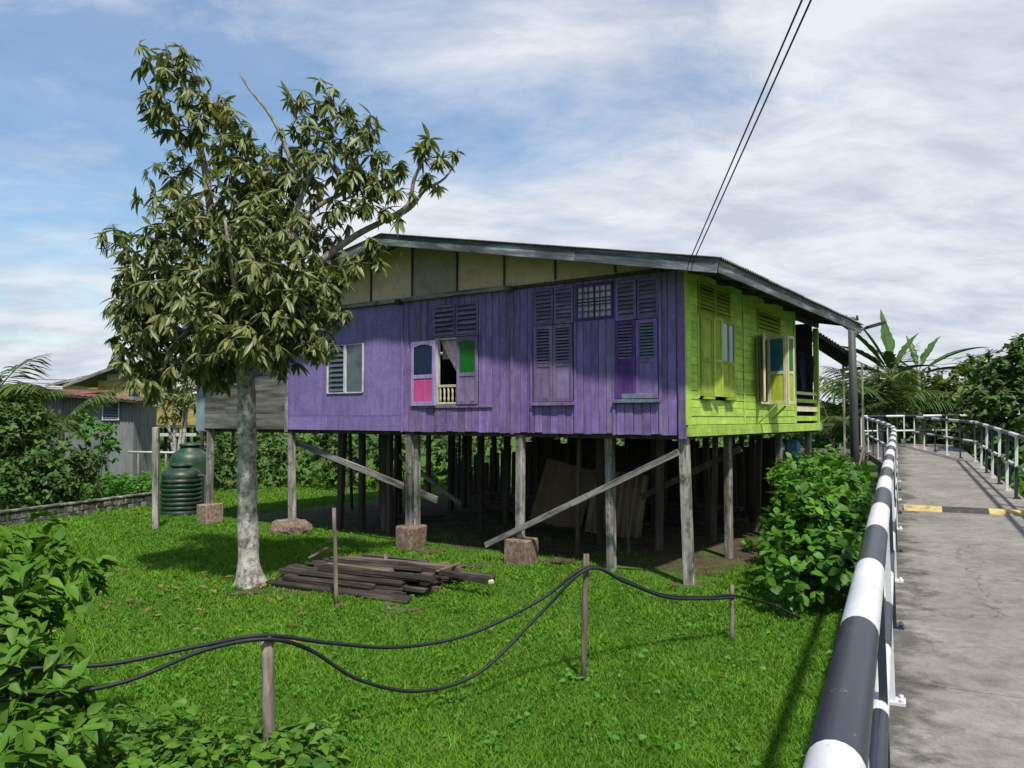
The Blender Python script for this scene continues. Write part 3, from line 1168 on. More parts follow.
box('pane', (mxx + .032, LW[1] - .022), (-.004, .004), (LW[2] + .014, LW[3] - .01), M['curtain_glass'], lw, 0)
box('curtain', (LW[0] + .03, LW[1] - .03), (.06, .07), (LW[2], LW[3]), M['curtain_glass'], lw, 0)


# ---- vents and shutters ----------------------------------------------------
def louvre_panel(name, rect, parent, n, frame_m, slat_m, axis='p', tilt=50, y=-.012, fw=.035):
    """framed vent of tilted slats on the purple (axis p) or the lime (axis g) wall"""
    x0, x1, z0, z1 = rect
    t0, t1 = y - .015, y + .03
    fr_ = [((x0, x0 + fw), (t0, t1), (z0, z1)), ((x1 - fw, x1), (t0, t1), (z0, z1)),
           ((x0 + fw, x1 - fw), (t0, t1), (z0, z0 + fw)), ((x0 + fw, x1 - fw), (t0, t1), (z1 - fw, z1))]
    if axis == 'g':
        fr_ = [((-b[1], -b[0]), a, c) for a, b, c in fr_]
    root = link(name, boxes_mesh(fr_, frame_m), None, parent)
    dz = (z1 - z0 - 2 * fw) / n
    for i in range(n):
        zc = z0 + fw + dz * (i + .5)
        if axis == 'p':
            o = box('slat', (x0 + fw, x1 - fw), (y + .002 - dz * .62, y + .002 + dz * .62), (zc - .006, zc + .006), slat_m, root, .002)
            o.rotation_euler = (R(tilt + random.uniform(-5, 5)), 0, 0)
        else:
            o = box('slat', (-y - .002 - dz * .62, -y - .002 + dz * .62), (x0 + fw, x1 - fw), (zc - .006, zc + .006), slat_m, root, .002)
            o.rotation_euler = (0, R(tilt + random.uniform(-5, 5)), 0)
    return root


def split2(r, g=.01):
    m = (r[0] + r[1]) / 2
    return (r[0] + .005, m - g, r[2] + .004, r[3] - .004), (m + g, r[1] - .005, r[2] + .004, r[3] - .004)


for r in split2(V1):
    louvre_panel('vent', r, house, 6, M['purple_old'], M['louvre'])
for r in split2(V2):
    louvre_panel('vent', r, house, 8, M['purple_old'], M['louvre'])
for r in split2(V3):
    louvre_panel('vent', r, house, 8, M['purple'], M['louvre'])

# barred window between the vents
gxm = (GR[0] + GR[1]) / 2
bars = []
for i in range(7):
    x = GR[0] + .03 + (GR[1] - GR[0] - .06) * i / 6
    bars.append(((x - .008, x + .008), (-.030, -.018), (GR[2], GR[3])))
for i in range(6):
    z = GR[2] + .04 + (GR[3] - GR[2] - .08) * i / 5
    bars.append(((GR[0], GR[1]), (-.040, -.029), (z - .008, z + .008)))
gwn = link('barred_window', boxes_mesh([((GR[0], GR[0] + .03), (-.02, .03), (GR[2], GR[3])), ((GR[1] - .03, GR[1]), (-.02, .03), (GR[2], GR[3])),
                                       ((GR[0] + .03, GR[1] - .03), (-.02, .03), (GR[2], GR[2] + .03)), ((GR[0] + .03, GR[1] - .03), (-.02, .03), (GR[3] - .03, GR[3]))], M['plum']), None, house)
link('grille', boxes_mesh(bars, M['plum'], 0), None, gwn)
for q in ((GR[0] + .03, gxm - .01), (gxm + .01, GR[1] - .03)):
    for zq in ((GR[2] + .03, (GR[2] + GR[3]) / 2 - .01), ((GR[2] + GR[3]) / 2 + .01, GR[3] - .03)):
        box('pane', q, (.004, .010), zq, M['frame_white'], gwn, 0)


def shutter(parent, w, h, fmat, top, bottom, loc, rz, split=.52, fw=.055, t=.034, arch=False, name='shutter', tz=0.0):
    """one leaf: frame of stiles and rails; local x from 0 (hinge) to w, z 0..h, front towards -y
    top: ('glass', mat) or ('louvre', mat, n); bottom: panel mat"""
    zs = h * (1 - split)
    fr_ = [((0, fw), (-t / 2, t / 2), (0, h)), ((w - fw, w), (-t / 2, t / 2), (0, h)),
           ((fw, w - fw), (-t / 2, t / 2), (0, fw * 1.15)), ((fw, w - fw), (-t / 2, t / 2), (h - fw, h)),
           ((fw, w - fw), (-t / 2, t / 2), (zs - fw * .55, zs + fw * .55))]
    if arch:
        c = (w - 2 * fw)
        fr_ += [((fw, fw + c * .16), (-t / 2 + .001, t / 2 - .001), (h - fw - .035, h - fw)), ((w - fw - c * .16, w - fw), (-t / 2 + .001, t / 2 - .001), (h - fw - .035, h - fw)),
                ((fw + c * .16, fw + c * .34), (-t / 2 + .001, t / 2 - .001), (h - fw - .014, h - fw)), ((w - fw - c * .34, w - fw - c * .16), (-t / 2 + .001, t / 2 - .001), (h - fw - .014, h - fw))]
    root = link(name, boxes_mesh(fr_, fmat, .003), None, parent, loc, (0, 0, rz))
    if top[0] == 'glass':
        box('pane', (fw, w - fw), (-.005, .005), (zs + fw * .55, h - fw), top[1], root, 0)
    else:
        n = top[2]
        z0, z1 = zs + fw * .55, h - fw
        dz = (z1 - z0) / n
        for i in range(n):
            zc = z0 + dz * (i + .5)
            o = box('slat', (fw, w - fw), (-dz * .55, dz * .55), (zc - .005, zc + .005), top[1], root, .0015)
            o.rotation_euler = (R(38), 0, 0)
    box('panel', (fw, w - fw), (-.008, .008), (fw * 1.15, zs - fw * .55), bottom, root, .002)
    return root


# closed louvred pairs
for r, fm, sm, bm_ in zip(split2(S2, .004) + split2(S3, .004), ('purple_old', 'purple_old', 'plum', 'purple'), ('louvre', 'louvre', 'louvre', 'teal_old'), ('purple_old', 'purple_old', 'plum', 'purple')):
    shutter(house, r[1] - r[0], r[3] - r[2], M[fm], ('louvre', M[sm], 11), M[bm_], (r[0], -.034, r[2]), 0, .52)
for r in (S2, S3):
    box('sill', (r[0] - .03, r[1] + .03), (-.075, -.018), (r[2] - .055, r[2] - .005), M['purple_old'] if r is S2 else M['teal_old'], house)
o = box('sill', (S3[0] + .12, S3[1] - .02), (-.068, -.053), (S3[2] + .005, S3[2] + .075), M['teal_old'], house)

# open window: left leaf folded back on the wall, right leaf closed
wL = OPEN1[1] - OPEN1[0]
h1 = OPEN1[3] - OPEN1[2]
lf = prect(411, 340, 436, 407)
shutter(house, lf[1] - lf[0], h1 - .02, M['purple_pale'], ('glass', M['blueglass']), M['pink'], (OPEN1[0] + .03, -.062, OPEN1[2] - .01), math.pi - R(4), .55, .06, .034, True)['label'] = 'open leaf with dark blue glass above a pink panel'
shutter(house, CL1[1] - CL1[0] - .008, h1 - .01, M['purple_old'], ('glass', M['greenglass']), M['purple_old'], (CL1[0] + .004, -.03, CL1[2] + .005), 0, .56, .055, .034, True)['label'] = 'closed leaf with green glass'
wf = link('window_frame', boxes_mesh([((OPEN1[0] - .005, OPEN1[0] + .045), (-.03, .06), (OPEN1[2], OPEN1[3])), ((OPEN1[1] - .015, OPEN1[1] + .012), (.002, .06), (OPEN1[2], OPEN1[3])),
                                      ((OPEN1[0] + .045, OPEN1[1] - .015), (-.02, .06), (OPEN1[3] - .03, OPEN1[3]))], M['frame_white']), None, house)
nb = 5
zb0 = OPEN1[2]
bal = empty('window_balustrade', (0, 0, 0))
bal.parent = house
box('rail', (OPEN1[0] + .05, OPEN1[1] - .02), (.005, .05), (zb0 + .30, zb0 + .345), M['cream'], bal)
box('rail', (OPEN1[0] + .05, OPEN1[1] - .02), (.005, .05), (zb0 + .01, zb0 + .045), M['cream'], bal)
for i in range(nb):
    x = OPEN1[0] + .08 + (wL - .13) * i / (nb - 1)
    tubes('baluster', [([(x, .028, zb0 + .045), (x, .028, zb0 + .11), (x, .028, zb0 + .17), (x, .028, zb0 + .24), (x, .028, zb0 + .30)], [.016, .022, .013, .02, .016])], M['cream'], bal, 8)
# curtain drawn to the right inside
cn, cm_ = 14, 8
V, Fc = [], []
for j in range(cm_ + 1):
    t = j / cm_
    left = OPEN1[0] + .03 + (wL * .80) * t ** 1.1
    for i in range(cn + 1):
        u = i / cn
        x = left + (OPEN1[1] + .12 - left) * u
        V.append((x, .085 + .02 * math.sin(u * 19 + t), OPEN1[3] - .02 - t * .62))
for j in range(cm_):
    for i in range(cn):
        q = j * (cn + 1) + i
        Fc.append((q, q + 1, q + cn + 2, q + cn + 1))
me = bpy.data.meshes.new('curtain')
me.from_pydata(V, [], Fc)
o = link('curtain', me, M['cloth_pink'], house)
o.modifiers.new('thick', 'SOLIDIFY').thickness = .004
box('curtain', (OPEN1[0] - .02, OPEN1[0] + wL * .7), (.20, .21), (OPEN1[3] - .34, OPEN1[3]), M['cloth_white'], house, 0)

# ---- lime wall ------------------------------------------------------------
wallg = empty('lime_wall', (0, 0, 0))
wallg.parent = house


def grect(x0, y0, x1, y1):
    ym, xm = (y0 + y1) / 2, (x0 + x1) / 2
    return gw(x0, ym)[0], gw(x1, ym)[0], gw(xm, y1)[1], gw(xm, y0)[1]


GV1 = grect(697, 286, 729, 318)
GS1 = grect(698, 319, 732, 397)
GV2 = grect(756, 312, 779, 336)
GS2 = grect(757, 337, 768, 402)
YW = gw(794, 380)[0]           # end of the boarded wall
YE = gw(820, 420)[0]           # porch corner
YJ = gw(743, 380)[0]
gh = [GV1, GS1, GV2, GS2]
zc = 2.20
bh = .121
while zc + bh < 4.40:
    cuts = [(.10, YJ), (YJ, YW)]
    for (c0, c1) in cuts:
        bl = sorted([(h[0], h[1]) for h in gh if h[2] < zc + bh / 2 < h[3]])
        y = c0
        segs = []
        for b0, b1 in bl:
            if b1 < c0 or b0 > c1:
                continue
            if b0 - y > .02:
                segs.append((y, b0))
            y = max(y, b1)
        if c1 - y > .02:
            segs.append((y, c1))
        for y0, y1 in segs:
            dx = random.uniform(-.003, .003)
            o = box('board', (-.010 + dx, .012 + dx), (y0 + .0015, y1 - .0015), (zc + .003, zc + bh + .002), M['green'], wallg, .004)
            o.rotation_euler = (random.uniform(-.002, .002), R(-3.2), 0)
    zc += bh
box('skirt_board', (-.012, .035), (-.01, YJ + .9), (ZB - .03, ZB + .125), M['green'], wallg)
box('skirt_board', (-.012, .035), (YJ + .905, YE + .03), (ZB - .03, ZB + .12), M['green'], wallg)
box('corner_board', (.0, .034), (-.045, .10), (ZB + .13, 4.40), M['green'], wallg)
box('end_board', (.004, .034), (YW - .05, YW + .04), (ZB + .13, 4.36), M['green'], wallg)
box('cover_strip', (.016, .030), (YJ - .02, YJ + .02), (ZB + .13, 4.36), M['green'], wallg)
louvre_panel('vent', split2(GV1)[0], house, 7, M['green_dark'], M['green_dark'], 'g', 50, -.016)
louvre_panel('vent', split2(GV1)[1], house, 7, M['green_dark'], M['green_dark'], 'g', 50, -.016)
louvre_panel('vent', GV2, house, 5, M['green_dark'], M['green_dark'], 'g', 50, -.016)

# first lime window: four slim leaves, the two middle ones ajar
hh = GS1[3] - GS1[2]
lwid = (GS1[1] - GS1[0]) / 3.1
G90 = math.pi / 2
shutter(house, lwid, hh, M['green_dark'], ('glass', M['green_dark']), M['green_dark'], (.040, GS1[0], GS1[2]), G90, .55, .05)
shutter(house, lwid * .42, hh, M['green'], ('glass', M['green_dark']), M['green_dark'], (.050, GS1[0] + lwid * 1.02, GS1[2]), G90 - R(24), .55, .04)
shutter(house, lwid * .98, hh, M['green_dark'], ('glass', M['skyglass']), M['green_dark'], (.060, GS1[1] - lwid * 1.62, GS1[2]), G90 + R(1), .55, .045)['label'] = 'leaf with a blue glass pane'
shutter(house, lwid * .62, hh, M['green_dark'], ('glass', M['skyglass']), M['green_dark'], (.034, GS1[1] - lwid * .62, GS1[2]), G90, .55, .045)
link('window_frame', boxes_mesh([((-.02, .028), (GS1[0] - .05, GS1[0] - .003), (GS1[2] - .03, GS1[3])), ((-.02, .028), (GS1[1] + .003, GS1[1] + .05), (GS1[2] - .03, GS1[3])),
                                 ((-.02, .026), (GS1[0], GS1[1]), (GS1[3] - .01, GS1[3] + .03))], M['green']), None, house)
for yy in (GS1[0] + .08, GS1[1] - .42):
    box('sill', (.03, .095), (yy, yy + .34), (GS1[2] - .045, GS1[2] - .008), M['green_dark'], house)

# second lime window: far leaf swung out to face the viewer, near leaf folded back
h2 = GS2[3] - GS2[2]
o = shutter(house, .33, h2 + .06, M['cream'], ('glass', M['tealglass']), M['chartreuse'], (.03, GS2[1] - .12, GS2[2] - .04), R(-4), .54, .05)
o['label'] = 'open leaf with teal glass above a chartreuse panel'
shutter(house, .26, h2 + .06, M['cream'], ('glass', M['greenglass']), M['green_dark'], (.365, GS2[1] - .12, GS2[2] - .04), R(80), .54, .05)
shutter(house, .36, h2, M['cream'], ('glass', M['tealglass']), M['cream'], (.05, GS2[0] + .02, GS2[2]), R(-62), .54, .05)
link('window_frame', boxes_mesh([((-.03, .036), (GS2[0] - .05, GS2[0]), (GS2[2] - .04, GS2[3])), ((-.03, .036), (GS2[1], GS2[1] + .05), (GS2[2] - .04, GS2[3])),
                                 ((-.03, .034), (GS2[0], GS2[1]), (GS2[3] - .03, GS2[3] + .02)), ((-.03, .06), (GS2[0], GS2[1]), (GS2[2] - .04, GS2[2]))], M['cream']), None, house)
for yy in (GS2[0] + .02, GS2[1] - .02):
    beam('stay', (.02, yy, GS2[2] - .35), (.30, yy, GS2[2] - .07), .03, .03, M['green_dark'], house)

# ---- porch ----------------------------------------------------------------
por = empty('porch', (0, 0, 0))
por.parent = house
box('porch_post', (-.10, .0), (YE - .09, YE + .01), (ZB + .0, 4.22), M['green'], por)
for z0, hgt, m_ in ((ZB + .17, .10, 'green'), (ZB + .36, .10, 'cream'), (ZB + .54, .075, 'green'), (ZB + .70, .06, 'cream')):
    box('porch_board', (-.06, -.03), (YW + .04, YE - .09), (z0, z0 + hgt), M[m_], por)
box('porch_post', (-.08, .0), (YW + .05, YW + .11), (ZB, ZB + .78), M['green'], por)
box('porch_dark_wall', (-6.0, -.02), (YW - .03, YW + .0), (ZB, 4.40), M['interior'], por)
box('porch_dark_wall', (-2.34, -.13), (YE - .03, YE - .005), (ZB + .01, 4.34), M['interior'], por)  # added wall over the open porch end, only to darken the view through
box('porch_dark_wall', (-2.4, -2.36), (YW + .0, YE), (ZB, 4.6), M['interior'], por)
box('porch_post', (-2.3, -2.2), (YE - .09, YE + .01), (ZB, 4.5), M['green'], por)
box('porch_board', (-2.2, -.1), (YE - .06, YE - .03), (ZB + .4, ZB + .5), M['cream'], por)

# ---- grey plank end -------------------------------------------------------
wallgr = empty('grey_wall', (0, 0, 0))
wallgr.parent = house
z = ZB
while z < 4.30:
    hgt = random.uniform(.145, .175)
    xj = random.uniform(-10.6, -9.2)
    for x0, x1 in ((XL, xj), (xj, XS)):
        o = box('plank', (x0 + .002, x1 - .002), (-.012, .012), (z, min(z + hgt - .004, 4.34)), M['grey_plank'], wallgr, .004)
        o.rotation_euler = (R(3), random.uniform(-.002, .002), 0)
    z += hgt
box('corner_board', (XS - .05, XS + .03), (-.04, -.020), (ZB - .05, 4.34), M['grey_wood'], wallgr)
box('white_strip', (pw(237, 380)[0] - .04, pw(237, 380)[0] + .04), (-.05, -.03), (3.0, 3.85), M['frame_white'], wallgr)


def corrugated(name, w, h, mat, parent, loc, rot, pitch=.076, amp=.011, th=.0):
    """corrugated sheet in its local XZ plane, waves across X"""
    n = max(6, int(w / pitch * 6))
    V, Fc = [], []
    for j in range(3):
        for i in range(n + 1):
            x = w * i / n
            V.append((x, amp * math.sin(2 * math.pi * x / pitch), h * j / 2))
    for j in range(2):
        for i in range(n):
            q = j * (n + 1) + i
            Fc.append((q, q + 1, q + n + 2, q + n + 1))
    me = bpy.data.meshes.new(name)
    me.from_pydata(V, [], Fc)
    me.polygons.foreach_set('use_smooth', [True] * len(me.polygons))
    return link(name, me, mat, parent, loc, rot)


corrugated('tin_edge', .34, 2.15, M['tin_blue'], wallgr, (XL - .32, .0, ZB - .05), (0, 0, 0))
# other walls so that the inside is dark
box('end_wall', (XL - .03, XL), (.02, YB), (ZB, 4.30), M['grey_plank'], house, .003)
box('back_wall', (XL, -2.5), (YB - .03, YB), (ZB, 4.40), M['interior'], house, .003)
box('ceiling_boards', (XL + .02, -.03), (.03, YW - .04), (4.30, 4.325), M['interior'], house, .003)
box('floor_boards', (XL + .02, -.02), (.02, YB - .03), (ZB + .05, ZB + .10), M['dark_wood'], house, .003)

# ---- roof -----------------------------------------------------------------
roof = empty('roof', (0, 0, 0))
roof.parent = house
LR = 5.95 / math.cos(math.atan(SLOPE)) + .06
ang = math.atan(SLOPE)
n_sh = 10
sw = (YB + 1.0) / n_sh


def roof_sheet_mesh():
    pitch, amp = .076, .014
    n = int(sw / pitch * 6)
    V, Fc = [], []
    for j in range(2):
        for i in range(n + 1):
            y = (sw + .06) * i / n
            V.append((LR * j, y, amp * math.sin(2 * math.pi * y / pitch)))
    for i in range(n):
        Fc.append((i, n + 1 + i, n + 2 + i, i + 1))
    me = bpy.data.meshes.new('roof_sheet')
    me.from_pydata(V, [], Fc)
    me.materials.append(M['tin'])
    return me


rsm = roof_sheet_mesh()
for k in range(n_sh):
    y0 = -.66 + k * sw
    if y0 + sw > YE + .35 + .4:
        continue
    o = link('roof_sheet', rsm, None, roof, (RIDGE, y0, roof_z(RIDGE) + .035 + (k % 2) * .004), (0, ang, 0))
for k in range(n_sh):
    y0 = -.66 + k * sw
    o = link('roof_sheet', rsm, None, roof, (RIDGE - LR * math.cos(ang), y0, roof_z(RIDGE) + .035 - LR * math.sin(ang) + (k % 2) * .004), (0, -ang, 0))
YEV = -.66 + sum(1 for k in range(n_sh) if -.66 + k * sw + sw <= YE + .75) * sw
# barge boards on the gable side, in lengths
bx = [RIDGE, -3.3, -1.4, .70]
for x0, x1 in zip(bx[:-1], bx[1:]):
    beam('barge_board', (x0 + .003, -.62, roof_z(x0) - .07), (x1, -.62, roof_z(x1) - .07), .028, .19, M['barge'], roof)
    beam('barge_cap', (x0 + .003, -.60, roof_z(x0) + .032), (x1, -.60, roof_z(x1) + .032), .13, .018, M['dark_wood'], roof)
beam('barge_board', (RIDGE * 2 - .7, -.62, roof_z(.7) - .07), (RIDGE - .003, -.62, roof_z(RIDGE) - .07), .028, .19, M['barge'], roof)
# fascia on the lime side
for y0, y1 in ((-.60, 3.2), (3.205, YEV)):
    beam('fascia_board', (.70, y0, roof_z(.7) - .075), (.70, y1, roof_z(.7) - .075), .03, .17, M['barge'], roof)
for y in np.arange(.05, YEV, 1.15):
    beam('rafter', (.66, y, roof_z(.66) - .075), (-1.6, y, roof_z(-1.6) - .075), .05, .09, M['dark_wood'], roof)
for x in (.5, -.9, -2.4, -3.9, -5.2, -6.8, -8.4, -9.8, -11):
    beam('purlin', (x, -.60, roof_z(x) - .013), (x, YEV if x > RIDGE else YB, roof_z(x) - .013), .05, .045, M['dark_wood'], roof)
box('wall_plate', (-.06, .0), (YW, YE + .05), (4.24, 4.34), M['dark_wood'], house)

# ---- posts, piers, joists and braces --------------------------------------
fx = [-11.2, -8.42, -5.215, -2.84, -1.415, -.05]
ry = [0.0, 2.43, 4.80, YE - .1]
for i, x in enumerate(fx):
    for j, y in enumerate(ry):
        if j == 0 and i in (0, 2, 3):
            zb_ = .40
        elif j == 0 and i == 1:
            zb_ = .22
        else:
            zb_ = -.04
        w = .122 if j == 0 else .115
        yy = y + (.09 if j == 0 else 0) + (0.35 if (j == 0 and i == 4) else 0)
        xo = 0 if j == 0 else random.uniform(-.25, .25)
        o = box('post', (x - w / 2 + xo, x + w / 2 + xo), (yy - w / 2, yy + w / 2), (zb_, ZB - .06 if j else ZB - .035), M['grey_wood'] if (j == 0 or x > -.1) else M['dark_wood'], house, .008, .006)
        o.rotation_euler = (random.uniform(-.01, .01), random.uniform(-.02, .02) if i < 5 or j else -.035, random.uniform(-.1, .1))
        if j == 0 and i == 2:
            o2 = box('post', (x + .072, x + .145), (yy + .02, yy + .12), (zb_, ZB - .08), M['grey_wood'], house, .008, .004)
        if j == 0 and i in (0, 2, 3):
            ww = .21
            p_ = box('pier', (x - ww + .04, x + ww + .02), (yy - ww, yy + ww), (-.04, zb_ + .005), M['concrete_pier'], house, .022, .022)
        if j == 0 and i == 1:
            bm = bmesh.new()
            bmesh.ops.create_icosphere(bm, subdivisions=3, radius=1)
            for v in bm.verts:
                f_ = 1 + .16 * math.sin(v.co.x * 5 + 1) * math.cos(v.co.y * 4) + random.uniform(-.06, .06)
                v.co = Vector((v.co.x * .42 * f_, v.co.y * .34 * f_, max(-.3, min(.7, v.co.z)) * .27 * f_ + .06))
            me = bpy.data.meshes.new('footing_rock')
            bm.to_mesh(me)
            bm.free()
            link('footing_rock', me, M['concrete_pier'], house, (x, yy, .02))
# extra inner posts seen against the light on the left
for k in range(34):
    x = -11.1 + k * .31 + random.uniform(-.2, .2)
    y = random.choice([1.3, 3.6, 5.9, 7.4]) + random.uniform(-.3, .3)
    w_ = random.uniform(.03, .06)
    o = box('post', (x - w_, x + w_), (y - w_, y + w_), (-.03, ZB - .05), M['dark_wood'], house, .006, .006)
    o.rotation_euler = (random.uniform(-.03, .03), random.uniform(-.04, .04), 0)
for j, y in enumerate(ry):
    beam('bearer', (XL, y + .26 if j == 0 else y, ZB - .02), (-.03, y + .26 if j == 0 else y, ZB - .02), .09, .11, M['dark_wood'], house)
for x in np.arange(-11, 0, 1.1):
    beam('joist', (x, .16, ZB - .03), (x, YB - .1, ZB - .03), .05, .07, M['dark_wood'], house)
beam('bearer', (-.07, .2, ZB - .01), (-.07, YE - .06, ZB - .01), .07, .10, M['dark_wood'], house)
b0 = pw(298, 443, .22)
b1 = pw(437, 500, .22)
beam('brace', (b0[0], .22, b0[1]), (b1[0], .22, b1[1]), .05, .115, M['grey_wood_x'], house)
b0 = pw(487, 545, .02)
b1 = pw(680, 452, .02)
beam('brace', (b0[0], -.02, b0[1]), (b1[0], -.02, b1[1]), .05, .09, M['grey_wood_x'], house)
beam('brace', (-1.9, 2.5, .9), (-.1, 2.5, 1.8), .05, .11, M['dark_wood'], house)
beam('brace', (-8.2, 2.5, 1.7), (-6.0, 2.5, .5), .05, .10, M['grey_wood_x'], house)
beam('brace', (-.1, YE - .1, .7), (-.75, YE - .1, 1.85), .05, .10, M['grey_wood_x'], house)
# added boards that block light at the back and darken the crawl space
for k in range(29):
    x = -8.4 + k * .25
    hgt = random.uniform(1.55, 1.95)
    o = box('shade_board', (x, x + .275), (YB - .35 + .045 * (k % 2), YB - .32 + .045 * (k % 2)), (-.02, hgt), M['dark_wood'], house, .004, .004)
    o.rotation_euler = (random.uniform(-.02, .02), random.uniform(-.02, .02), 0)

for k in range(14):  # more added boards, lower, to block the bright lawn on the left
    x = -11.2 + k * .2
    o = box('shade_board', (x, x + .17), (YB - .36, YB - .33), (-.02, random.uniform(.8, 1.5)), M['dark_wood'], house, .004, .004)
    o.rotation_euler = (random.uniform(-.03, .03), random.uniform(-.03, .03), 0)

# ---- things under the house -----------------------------------------------
def leaning(name, label, cat, px0, px1, pyb, mat, kind, h, rz_off=0.0, tilt=14, roll=0):
    pb = ground((px0 + px1) / 2, pyb)
    w = (px1 - px0) / F * pb.y
    root = None
    if kind == 'corr':
        me_o = corrugated(name, w, h, mat, None, pb, (R(-tilt), R(roll), rz_off), .13, .045)
        for v in me_o.data.vertices:
            v.co.x -= w / 2
        me_o.modifiers.new('thick', 'SOLIDIFY').thickness = .004
    else:
        me_o = link(name, box_mesh(w, .014, h, .002, mat), mat, None, pb, (R(-tilt), R(roll), rz_off))
        me_o.data = me_o.data.copy()
        for v in me_o.data.vertices:
            v.co.z += h / 2
    me_o.location.z = .02
    tag(me_o, label, cat)
    return me_o


leaning('plywood_board', 'old plywood board leaning in the shade under the purple wall', 'board', 528, 580, 527, M['ply'], 'ply', 1.35, -.3, 12, 14)
leaning('corrugated_sheet', 'tan corrugated sheet leaning on a stake under the house', 'sheet', 584, 640, 537, M['tin_tan'], 'corr', 1.25, -.35, 12, 6)

p = ground(629, 553)
tag(tubes('prop_stake', [([p + Vector((0, 0, -.02)), p + Vector((-.02, .12, .55)), p + Vector((.01, .24, 1.1))], [.03, .028, .025])], M['stick'], None, 8), 'forked stake propping the tan corrugated sheet', 'stake')
# loose timber on the earth under the house
for k in range(8):
    x = -8.0 + k * .78
    y = 3.6 + random.uniform(-.5, 1.6)
    c = hw(x, y, .03)
    L = random.uniform(.9, 1.7)
    a_ = HR + random.uniform(.5, 1.2)
    dv = Vector((math.cos(a_), math.sin(a_), 0)) * L / 2
    o = beam('loose_timber', c - dv, c + dv, random.uniform(.08, .18), .05, M['dark_wood'], None, 0, .006, .01)
    tag(o, 'dark timber lying in the shade under the stilt house, ' + ('first', 'second', 'third', 'fourth', 'fifth', 'sixth', 'seventh', 'eighth')[k] + ' from the left', 'timber', 'loose timber under the house')

for k, (x, y, n_, w_) in enumerate(((-6.9, 5.6, 5, 'left'), (-4.6, 6.2, 6, 'middle'), (-2.2, 6.0, 5, 'right'))):
    for q in range(n_):
        c = hw(x + random.uniform(-.1, .1), y + random.uniform(-.12, .12), .05 + q * .085)
        dv = Vector((math.cos(HR), math.sin(HR), 0)) * random.uniform(.7, 1.0)
        o = beam('stored_beam', c - dv, c + dv, random.uniform(.22, .34), .08, M['dark_wood'], None, 0, .006, .008)
        tag(o, 'dark beam in the ' + w_ + ' stack deep under the house, ' + ('first', 'second', 'third', 'fourth', 'fifth', 'sixth')[q] + ' from the ground', 'beam', 'beams stacked under the house')

# ---- clothes on the porch --------------------------------------------------
def garment(name, label, y, x, w, h, mat):
    """shirt on the porch line: body with two sleeves, rippled"""
    out = [(-.5, 0), (-.2, .06), (.2, .06), (.5, 0), (.72, -.28), (.58, -.36), (.42, -.2), (.45, -1), (-.45, -1), (-.42, -.2), (-.58, -.36), (-.72, -.28)]
    bm = bmesh.new()
    vs_ = [bm.verts.new((0, p[0] * w, p[1] * h)) for p in out]
    f = bm.faces.new(vs_)
    bmesh.ops.triangulate(bm, faces=[f])
    bmesh.ops.subdivide_edges(bm, edges=bm.edges[:], cuts=2, use_grid_fill=True)
    for v in bm.verts:
        v.co.x = .03 * math.sin(v.co.y * 26 + y * 7) * (1 - v.co.z)
    me = bpy.data.meshes.new(name)
    bm.to_mesh(me)
    bm.free()
    p = hw(x, y, 3.62)
    o = link(name, me, mat, None, p, (0, 0, HR - .9))
    o.modifiers.new('thick', 'SOLIDIFY').thickness = .006
    tag(o, label, 'clothes')
    return o


tubes('clothes_line', [([(-.2, YW + .02, 3.66), (-.2, (YW + YE) / 2, 3.63), (-.2, YE - .05, 3.66)], .006)], M['wire'], house, 6)
garment('shirt', 'dark shirt hanging on the porch, nearest the lime wall', YW + .42, -.2, .36, .72, M['cloth_dark'])
garment('shirt', 'dark shirt hanging on the porch, in the middle of the line', YW + 1.0, -.2, .38, .78, M['cloth_dark'])
garment('shirt', 'dark shirt hanging on the porch, nearest the corner post', YE - .42, -.2, .34, .66, M['cloth_dark'])

# ================================================================== THE MANGO TREE
TB = ground(250, 586)
TY = TB.y
tree = empty('mango_tree', TB)
tag(tree, 'tall mango tree with pale grey trunk standing on the lawn', 'tree')


def tp(px, py, dy=0.0):
    return at(px, py, TY + dy) - TB


trunk_pts = [tp(250, 590), tp(250, 580), tp(249, 565), tp(248, 530), tp(247, 480), tp(247, 430), tp(246, 385), tp(245, 350, .05)]
trunk_r = [.18, .162, .146, .136, .128, .124, .120, .118]
V, Fc = tube_data([(smooth_path(trunk_pts, 5), np.interp(np.linspace(0, 1, 36), np.linspace(0, 1, 8), trunk_r))], 20)
for i, v in enumerate(V):      # root flare and bumps
    a_ = math.atan2(v.y, v.x)
    z = v.z
    if z < .45:
        k_ = (1 - max(0, z) / .45) ** 2
        v *= 1
        r_ = 1 + k_ * (.10 + .36 * max(-.3, math.sin(a_ * 4 + 1) + .4 * math.sin(a_ * 7)))
        V[i] = Vector((v.x * r_, v.y * r_, v.z))
    V[i] = V[i] + Vector((math.sin(z * 9 + a_ * 3), math.cos(z * 7 + a_ * 2), 0)) * .008
me = bpy.data.meshes.new('trunk')
me.from_pydata(V, [], Fc)
me.polygons.foreach_set('use_smooth', [True] * len(me.polygons))
link('trunk', me, M['bark'], tree)

